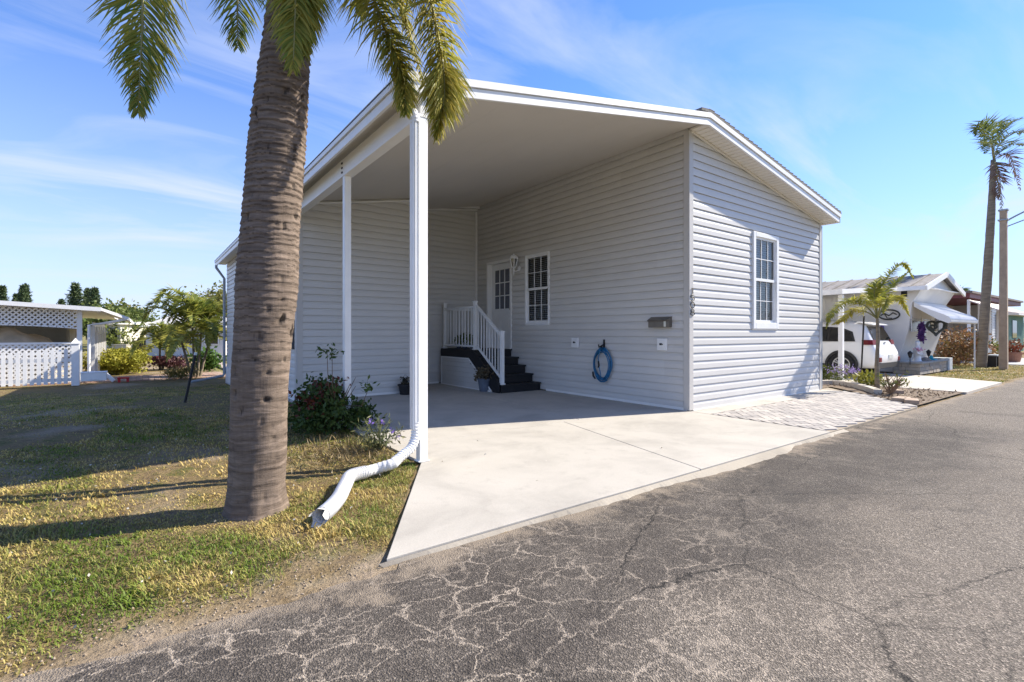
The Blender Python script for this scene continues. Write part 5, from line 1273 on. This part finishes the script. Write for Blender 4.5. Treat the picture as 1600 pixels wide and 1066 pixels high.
b = MB(); b.box(22.4, 30, 3.0, 3.1, 0, 2.75); b.box(22.6, 30, .95, 1.0, 0, .7); H3(b, 'porch_wall', mat('beige porch wall', (.50, .44, .37), .7, .1, 2))
b = MB(); b.box(23.5, 26.0, 2.9, 2.99, .9, 2.1); b.box(27.2, 28.4, 2.9, 2.99, .9, 2.1); H3(b, 'window', M_CARGLASS)
b = MB(); b.tube([(26, 4, 3.0), (26, 4, 3.9)], .02, 5); b.tube([(25.3, 4, 3.85), (26.7, 4, 3.85)], .015, 5)
for k in range(6): b.tube([(25.35+.25*k, 3.7, 3.86), (25.35+.25*k, 4.3, 3.86)], .012, 4)
b.v = [(x-26, y-4, z-3.0) for x, y, z in b.v]; tag(b.build('antenna', M_GREYMET, loc=(26, 4, 3.08)), 'thin television antenna on the dark red roof', 'antenna')
XG = 36.0
h4 = empty('green_cottage', (XG, 1.6, 0), 'pale green cottage with white metal roof at the right edge', 'house')
b = MB(); b.box(0, 5, 0, 10, 0, 2.3)
for k in range(24): b.box(-.02, 0, .1+k*.4, .2+k*.4, 0, 2.3); b.box(.1+k*.2, .16+k*.2, -.02, 0, 0, 2.3)
b.build('wall', mat('mint green siding', (.22, .36, .31), .6, .08, 2), h4)
b = MB(); b.hexa([(-.5, -.5, 2.3), (5.5, -.5, 2.3), (5.5, 10.5, 2.3), (-.5, 10.5, 2.3)], [(-.5, -.5, 2.5), (5.5, -.5, 2.5), (4.4, 10, 3.0), (.6, 10, 3.0)]); b.build('roof', M_TRW, h4)
b = MB(); b.box(.8, 2.2, -.05, -.021, .9, 2.0); b.build('window', M_CARGLASS, h4); b = MB(); b.box(-.05, -.021, 1.5, 2.6, .9, 2.0); b.build('window', M_CARGLASS, h4)

# ---- trees: trunk, limbs, leaf crown
def tree(name, base, h, rad, n, m, label, seed, ls=.35, nclump=40, group=None, cat='tree'):
    t = empty(name, base, label, cat, group); rr_ = random.Random(seed)
    b = MB(); b.tube([(0, 0, -.1), (0, 0, h*.35), (.1, 0, h*.6)], [.22, .16, .10], 8)
    for i in range(7):
        a = rr_.uniform(0, 6.28); s0 = Vector((0, 0, h*rr_.uniform(.3, .5))); e = Vector((math.cos(a)*rad[0]*.75, math.sin(a)*rad[1]*.75, h*rr_.uniform(.6, .95))); b.tube([s0, s0.lerp(e, .5)+Vector((0, 0, .2)), e], [.10, .06, .02], 6)
    b.build('trunk', M_BARK2, t)
    pts, ti = blob_points((0, 0, h*.66), (rad[0], rad[1], h*.38), n, nclump, seed, .35, .22)
    quads_obj('crown', leaves(pts, ls, .6, .3, seed), ti, m, t); return t
M_T1 = leafmat('tree leaf', (.07, .11, .025), (.20, .23, .06), .3); M_T2 = leafmat('olive tree leaf', (.11, .13, .035), (.32, .28, .07), .3)
# ============================================================ LEFT SIDE NEIGHBOURS
K = 1.29
LX, LY = -8.05, 11.87
lc = empty('lattice_cottage', (-8.40, 16.63, GZ+.02), 'white cottage end with lattice screens and an arched opening behind the picket fence', 'house')
lc.scale = (K, K, K)
def LB(b, name, m, parent=None, bev=0.): b.v = [(x-LX, y-LY, z) for x, y, z in b.v]; return b.build(name, m, parent or lc, bev=bev)
def lattice(name, x0, x1, z0, z1f, y, pitch=.078, w_=.036, z0f=None):
    b = MB(); H = 3.
    for s_, yy in ((1, y), (-1, y+.008)):
        k = x0-3
        while k < x1+3:
            # slat line x = k + s*z ; walk in small pieces and keep those inside the panel
            z = 0.; st = None; dz = .02
            while z < 2.2:
                x = k+s_*z; ins = x0 <= x <= x1 and (z0f(x) if z0f else z0) <= z <= z1f(x)
                if ins and st is None: st = z
                if (not ins or z+dz >= 2.2) and st is not None:
                    a0, a1 = k+s_*st, k+s_*z; hw = w_*.707
                    b.add([(a0-hw, yy, st), (a0+hw, yy, st), (a1+hw, yy, z), (a1-hw, yy, z)], [(0, 1, 2, 3)]); st = None
                z += dz
            k += pitch*1.41
    return LB(b, name, M_WPAINT)
def zroof(x): return 1.80+(-8.0-x)*.055
XW = -11.6
zt1 = onY(60, 537, LY).z
def archz(x): u = (x+9.75)/1.75; return 1.42-.10*u*u if abs(u) < 1.0 else 1.32
lattice('lattice', XW, -8.18, 0, lambda x: zroof(x)-.04, LY, z0f=archz)
lattice('lattice', XW, -8.18, .05, lambda x: zt1-.02, LY)
b = MB(); b.box(XW, -8.1, LY-.02, LY+.05, zt1-.02, zt1+.03); b.box(-8.18, -8.08, LY-.03, LY+.05, 0, zroof(-8.1)-.02); b.box(XW, -8.1, LY-.02, LY+.04, .0, .06)
for i in range(24):
    xa = -11.5+i*.14; b.bar((xa, LY-.005, archz(xa)), (xa+.15, LY-.005, archz(xa+.15)), .03, .03)
LB(b, 'lattice_frame', M_WPAINT)
b = MB(); b.hexa([(-15, LY-.35, zroof(-15)), (-7.7, LY-.35, zroof(-7.7)-.02), (-7.7, 22, zroof(-7.7)-.02), (-15, 22, zroof(-15))], [(-15, LY-.35, zroof(-15)+.10), (-7.7, LY-.35, zroof(-7.7)+.08), (-7.7, 22, zroof(-7.7)+.08), (-15, 22, zroof(-15)+.10)]); LB(b, 'roof', M_WPAINT)
b = MB(); b.hexa([(-7.7, LY-.35, zroof(-7.7)-.0), (-7.15, LY-.2, 1.55), (-7.15, 18.5, 1.55), (-7.7, 18.5, zroof(-7.7))], [(-7.7, LY-.35, zroof(-7.7)+.07), (-7.15, LY-.2, 1.63), (-7.15, 18.5, 1.63), (-7.7, 18.5, zroof(-7.7)+.07)]); LB(b, 'eave', M_WPAINT)
b = MB(); b.tube([(-7.2, LY-.15, 1.58), (-7.6, LY-.02, 1.48), (-7.95, LY-.02, 1.42), (-7.95, LY-.02, .1)], .035, 8); LB(b, 'downspout', M_WPAINT)
# arcade on the side: posts and scalloped valance
for k in range(6):
    y = LY+.55+k*.95; b = MB(); b.box(-7.95, -7.87, y-.04, y+.04, 0, 1.40); LB(b, 'arcade_post', M_WPAINT)
b = MB()
for k in range(5):
    y0 = LY+.55+k*.95
    for j in range(10):
        ya, yb3 = y0+j*.095, y0+(j+1)*.095; za = 1.16+.16*math.sin(math.pi*j/10); zb3 = 1.16+.16*math.sin(math.pi*(j+1)/10)
        b.hexa([(-7.93, ya, za), (-7.90, ya, za), (-7.90, yb3, zb3), (-7.93, yb3, zb3)], [(-7.93, ya, 1.50), (-7.90, ya, 1.50), (-7.90, yb3, 1.50), (-7.93, yb3, 1.50)])
LB(b, 'valance', M_WPAINT)
b = MB(); b.box(-15, -8.6, 16.5, 16.6, 0, 1.9); b.box(-8.7, -8.6, 12.6, 18, 0, .45); b.box(-8.66, -8.6, 15, 18, .45, 1.6); LB(b, 'inner_wall', mat('tan inner wall', (.5, .46, .38), .8, .1, 2))
# tan car cover
b = MB(); nx_, ny_ = 30, 14; L_ = 4.4; Wd = 1.7
vs = []; rr_ = random.Random(3)
for i in range(nx_+1):
    for j in range(ny_+1):
        u, v_ = i/nx_*2-1, j/ny_*2-1; hgt = (max(0, 1-abs(u)**4.))**.5*(max(0, 1-abs(v_)**4))**.5*1.36
        vs.append((u*L_/2, v_*Wd/2, max(.0, hgt*(1+.05*math.sin(u*17+v_*3))+.02*math.sin(u*40))))
b.add(vs, [(i*(ny_+1)+j, (i+1)*(ny_+1)+j, (i+1)*(ny_+1)+j+1, i*(ny_+1)+j+1) for i in range(nx_) for j in range(ny_)])
cc = b.build('car_cover', mat('tan canvas', (.55, .46, .34), .9, .2, 3, bmp=.4, bscale=6), loc=(-11.7, 18.05, GZ), smooth=True); cc.scale = (K, K, K)
tag(cc, 'tan fabric cover draped over a vehicle inside the lattice carport', 'car cover')

# picket fence
FX, FY = -8.13, 10.99
fn = empty('picket_fence', (-8.506, 15.49, GZ), 'white picket fence with pointed end post in front of the lattice', 'fence')
fn.scale = (K, K, K)
b = MB(); b.box(-.07, .07, -.07, .07, 0, .98); b.box(-.085, .085, -.085, .085, .98, 1.0); b.hexa([(-.075, -.075, 1.0), (.075, -.075, 1.0), (.075, .075, 1.0), (-.075, .075, 1.0)], [(-.002, -.002, 1.12), (.002, -.002, 1.12), (.002, .002, 1.12), (-.002, .002, 1.12)]); b.build('post', M_WPAINT, fn)
for z in (.14, .60): b = MB(); b.box(-4.4, -.07, .0, .04, z-.04, z+.04); b.build('rail', M_WPAINT, fn)
for k in range(36):
    x = -.17-k*.115; h_ = .80+.08*abs(math.cos(math.pi*k/16.)); b = MB(); b.prism([(x-.034, -.02, .05), (x+.034, -.02, .05), (x+.034, -.02, h_-.04), (x, -.02, h_), (x-.034, -.02, h_-.04)], (0, .018, 0)); b.build('picket', M_WPAINT, fn)
# white chest, leaning post, red stool
q = gp(126, 597.5, -.02); b = MB(); b.box(0, .50, 0, .35, .02, .22); b.box(-.01, .51, -.01, .36, .22, .245); b.box(.2, .34, -.012, -.002, .05, .07); tag(b.build('storage_chest', M_WPAINT, loc=q, bev=.008), 'low white storage chest on the grass at the end of the fence', 'chest')
b = MB(); b.bar((0, 0, .03), (-.26, .05, .33), .10, .10); tag(b.build('plank', M_WPAINT, loc=gp(178, 597, GZ), bev=.01, rot=(0, 0, 0)), 'short white post leaning beside the white chest', 'post')
q = gp(193, 597, GZ); t = empty('stool', q, 'small red plastic stool by the brick path', 'stool'); M_RP = mat('red plastic', (.45, .015, .015), .4, .1, 8)
b = MB(); b.box(-.16, .16, -.11, .11, .11, .16); b.build('seat', M_RP, t, bev=.015)
for s_ in (-.11, .11): b = MB(); b.box(s_-.035, s_+.035, -.09, .09, 0, .11); b.build('leg', M_RP, t)
# brick path
b = MB(); r_ = random.Random(4)
for i in range(34):
    for j in range(16):
        x = -10.1+i*.17; y = 16.5+j*.145; b.box(x, x+.16, y, y+.135, GZ-.05, GZ+.0+r_.uniform(-.004, .004), r_.random())
tag(b.build('brick_path', mat('pink paver brick', (.36, .22, .16), .9, .2, 10, tintcol=(.45, .34, .27))), kind='structure')
# croton
shrub('croton_bush', gp(181, 584, GZ), (.95, .8, .50), 7500, .12, leafmat('yellow croton', (.22, .235, .03), (.42, .38, .05), .3), 'bright yellow leaved croton bush beside the white cottage', 'bush', seed=81, nclump=70, cz=.95, shell=.5, cr=.2)
shrub('shrub', gp(156, 582, GZ), (.35, .3, .28), 1000, .11, leafmat('croton green', (.06, .11, .02), (.14, .18, .03), .2), 'dark green leafy bush tucked left of the yellow croton', seed=82)
# clump palm: several stems
def clump(base, stems, label, seed, L0, n_, leafm):
    t = empty('clump_palm', base, label, 'palm tree'); r = np.random.default_rng(seed)
    for i, (dx, dy, h_) in enumerate(stems):
        b = MB(); tp_ = Vector((dx*1.6, dy*1.6, h_)); b.tube([(dx*.4, dy*.4, -.05), (dx, dy, h_*.5), tp_], [.05, .04, .035], 8); b.build('trunk', M_BARK2, t)
        for k in range(12):
            a = 2*math.pi*(k+r.uniform(-.3, .3))/12*2.4; e = (-.25, .3, .75, 1.1)[k % 4]+r.uniform(-.12, .12); dv = np.array([math.cos(a), math.sin(a), 0]); L_ = L0*r.uniform(.8, 1.1); c0 = np.array(tp_)
            cp_ = [c0, c0+dv*L_*.35*(1.2-e*.5)+np.array([0, 0, L_*(.15+.5*e)]), c0+dv*L_*.75*(1.15-e*.3)+np.array([0, 0, L_*(.05+.7*e)]), c0+dv*L_*1.*(1.1-e*.2)+np.array([0, 0, L_*(-.3+.75*e)])]
            V, C_ = frond(cp_, int(n_*1.4), .44, .044, 1, .28, seed=seed*100+i*10+k, base_free=.2, segs=2)
            o = quads_obj('frond', V, np.clip(r.uniform(-.2, .7, len(V))+.35*(e < .1), 0, 1), leafm, t, k=6, faces=LF2)
            b = MB(); b.tube([Vector(c) for c in C_[::6]], .010, 4); b.build('rachis', M_RACH, o)
    return t
M_CL = leafmat('clump palm leaf', (.13, .17, .03), (.46, .42, .08), .4)
clump(gp(306, 589, GZ), [(-.3, .1, 1.5), (.1, -.1, 1.65), (.3, .15, 1.45), (-.05, .25, 1.8)], 'clumping palm with several thin trunks left of the shed corner', 7, 1.5, 40, M_CL)
clump(gp(250, 577, GZ), [(.0, .1, .95), (.2, -.1, 1.1)], 'smaller clumping palm behind the purple foliage', 8, 1.1, 32, M_CL)
shrub('shrub', gp(266, 577, GZ), (.75, .5, .28), 1600, .16, leafmat('purple leaf', (.10, .03, .06), (.22, .12, .10), .2), 'purple leaved low bush under the clumping palms', seed=83, aspect=.3, up=.8)
shrub('shrub', gp(320, 578, GZ), (.5, .4, .5), 900, .18, leafmat('broad leaf', (.05, .12, .02), (.12, .2, .04), .3), 'green broad leaved plant behind the palm trunks', seed=84, aspect=.6)
shrub('shrub', gp(283, 592, GZ), (.45, .3, .2), 800, .14, leafmat('lime strap leaf', (.20, .22, .04), (.34, .22, .10), .25), 'low lime and pink strap leaved plant in front of the clumping palm', seed=85, aspect=.2, up=1.)
shrub('red_groundcover', gp(226, 566, GZ), (1.1, .4, .14), 900, .10, leafmat('red groundcover leaf', (.16, .03, .04), (.22, .06, .06), .2), 'strip of dark red groundcover beside the lawn', 'groundcover', seed=86, stems=2)
# distant homes on the far street
def far_home(px0, px1, pyt, pyb, label, col, roofcol, depth=6., roofh=.5, wins=2, door=False):
    Z = F_PX*(CAMH-GZ)/(pyb-HZ); a, b_ = at(px0, pyb, Z), at(px1, pyb, Z); d = (b_-a); L_ = math.hypot(d.x, d.y); rz = math.atan2(d.y, d.x); h_ = at(px0, pyt, Z).z-GZ
    t = empty('distant_home', (a.x, a.y, GZ), label, 'house', rz=rz)
    b = MB(); b.box(0, L_, 0, depth, 0, h_); b.build('wall', mat('far wall %.2f' % col[2], col, .7, .06, 1), t)
    b = MB(); e = .35; b.hexa([(-e, -e, h_), (L_+e, -e, h_), (L_+e, depth+e, h_), (-e, depth+e, h_)], [(-e, depth*.4, h_+roofh), (L_+e, depth*.4, h_+roofh), (L_+e, depth*.6, h_+roofh), (-e, depth*.6, h_+roofh)]); b.build('roof', mat('far roof %.2f' % roofcol[0], roofcol, .8, .1, 1), t)
    for i in range(wins):
        x = L_*(i+.5)/wins; b = MB(); b.box(x-.45, x+.45, -.05, -.01, h_*.42, h_*.85); b.build('window', M_CARGLASS, t)
        b = MB(); b.box(x-.5, x+.5, -.07, -.051, h_*.40, h_*.42); b.box(x-.5, x-.45, -.07, -.051, h_*.42, h_*.85); b.box(x+.45, x+.5, -.07, -.051, h_*.42, h_*.85); b.build('window_frame', M_WPAINT, t)
    b = MB()
    for k in range(int(L_/.4)): b.box(k*.4, k*.4+.03, -.012, 0, 0, h_)
    b.build('batten', MATS['far wall %.2f' % col[2]], t); return t
far_home(166, 188, 507, 546, 'small cream house beyond the arcade of the white cottage', (.66, .62, .50), (.62, .6, .55), wins=1, roofh=.3)
far_home(228, 352, 512, 556, 'long white building seen through the clumping palms', (.64, .61, .565), (.58, .56, .52), wins=3, roofh=.9, depth=7)
far_home(188, 226, 511, 543, 'pale cottage far behind the dark grill cover', (.60, .60, .56), (.55, .55, .52), wins=2, roofh=.25)
q = gp(222, 545, GZ); b = MB(); b.hexa([(-.7, -.35, 0), (.7, -.35, 0), (.7, .35, 0), (-.7, .35, 0)], [(-.62, -.28, .75), (.62, -.28, .75), (.62, .28, .75), (-.62, .28, .75)]); b.box(-.75, .75, -.4, .4, .76, .84); b.hexa([(-.4, -.2, .84), (.4, -.2, .84), (.4, .2, .84), (-.4, .2, .84)], [(-.3, -.1, 1.15), (.3, -.1, 1.15), (.3, .1, 1.15), (-.3, .1, 1.15)])
tag(b.build('grill', M_BLACK, loc=q, rot=(0, 0, -.6)), 'dark covered grill in front of the distant cottage', 'grill')
q = gp(190, 549, GZ); b = MB(); b.box(-.6, .6, -.3, .3, 0, .55); b.box(-.64, .64, -.34, .34, .55, .6); tag(b.build('utility_box', mat('beige box', (.42, .38, .30), .7, .1, 3), loc=q, rot=(0, 0, -.6)), 'beige utility box beside the distant cream house', 'box')
shrub('shrub', gp(183, 546, GZ), (1.2, .8, 1.1), 900, .25, leafmat('far bush leaf', (.10, .14, .03), (.24, .26, .05), .25), 'rounded green bush beside the beige box', seed=87)
T_ = [(172, 545, 6.6, 3.0, 'dense green tree behind the cream house'), (190, 540, 7.6, 2.9, 'tall broad tree left of the clumping palms'), (205, 541, 7.2, 2.6, 'leafy tree with open top above the distant cottage'), (345, 541, 7.4, 3.0, 'tall yellow green tree against the shed corner'), (150, 538, 5.2, 3.0, 'low tree behind the white cottage roof'), ]
for i, (px, pyb, hh, rd, lb) in enumerate(T_): tree('tree', gp(px, pyb, GZ), hh*(.95 if px == 345 else .62), (rd, rd, 1), 2600, (M_T1, M_T2)[i % 2], lb, 90+i, ls=.42, nclump=46, group='trees beyond the far homes')
# a conical pine with whorled branches
def pine(px, pyt, Z, wpx, label, seed):
    base = at(px, HZ, Z); base.z = -.02; h_ = at(px, pyt, Z).z; R_ = wpx/2/F_PX*Z; t = empty('pine_tree', base, label, 'pine tree', 'tall pines on the horizon'); r = np.random.default_rng(seed)
    b = MB(); b.tube([(0, 0, 0), (0, 0, h_)], [.28, .05], 7); b.build('trunk', M_BARK2, t)
    P_ = []; T2 = []; nt_ = 24
    for k in range(nt_):
        z = h_*(.22+.78*k/nt_); rr2 = R_*min(1., (1-k/nt_)*2.1+.04)**.85*r.uniform(.65, 1.1)
        for j in range(9):
            a = 2*math.pi*(j/9)+r.uniform(-.3, .3); q = np.linspace(.1, 1, 18)[:, None]; P_.append(np.array([0, 0, z])+np.array([math.cos(a), math.sin(a), .18])*rr2*q+r.normal(0, .09, (18, 3)))
    P_ = np.concatenate(P_); P_ = P_[P_[:, 2] < h_*1.01]
    quads_obj('crown', leaves(P_, .50, .3, .2, seed), r.uniform(0, 1, len(P_)), leafmat('pine needle', (.04, .075, .035), (.10, .13, .055), .15), t)
for px, pyt, Z, w_, lb in ((4, 447, 90, 11, 'tall pine at the far left edge of the skyline'), (26, 460, 90, 9, 'short pine beside the paired pines over the lattice roof'), (36, 446, 85, 13, 'dark paired pine standing over the lattice roof'), (40, 444, 95, 14, 'taller of the paired pines over the lattice roof'), (96, 468, 110, 11, 'small distant pine above the lattice roof'), (118, 443, 80, 20, 'widest tall pine above the end of the lattice roof'), (137, 452, 85, 12, 'slim pine second from the right on the skyline'), (148, 450, 80, 14, 'pine nearest the roof eave, rightmost on the skyline')):
    pine(px, pyt, Z, w_*1.3, lb, int(px)+1)
# horizon filler on both sides: individual trees and homes beyond the frame edges and behind the third home
for i, (px, pyb, hh, lb) in enumerate(((1498, 541, 4.4, 'small rounded tree behind the rusty bush'), (1604, 536, 5., 'green tree at the right edge behind the green cottage'), (-60, 540, 6.5, 'tree beyond the left edge of the lattice cottage'), (1290, 548, 2.2, 'low bush at the back of the carport'))):
    tree('tree', gp(px, pyb, GZ), hh*.6, (1.6, 1.6, 1), 1500, M_T1, lb, 120+i, ls=.3)
Zq = 34.; q = at(1496, 520, Zq); q.z = -.02
palm_thing('palm_tree', q, [(1496, 520), (1496, 495), (1495, 474)], Zq, [.2, .18, .12], [([at(1495+dx, 462-abs(dy), Zq), at(1495+dx*2, 466-dy, Zq), at(1495+dx*2.6, 474-dy*.5, Zq)], .1) for dx, dy in ((4, 2), (-4, 1), (2, 6), (-3, 5), (5, -3), (-5, -3))], 'small distant palm top above the dark red roof', (M_T1, M_DRYF), M_BARK2, leaf=.8, wd=.12, n_=26, seed=8)
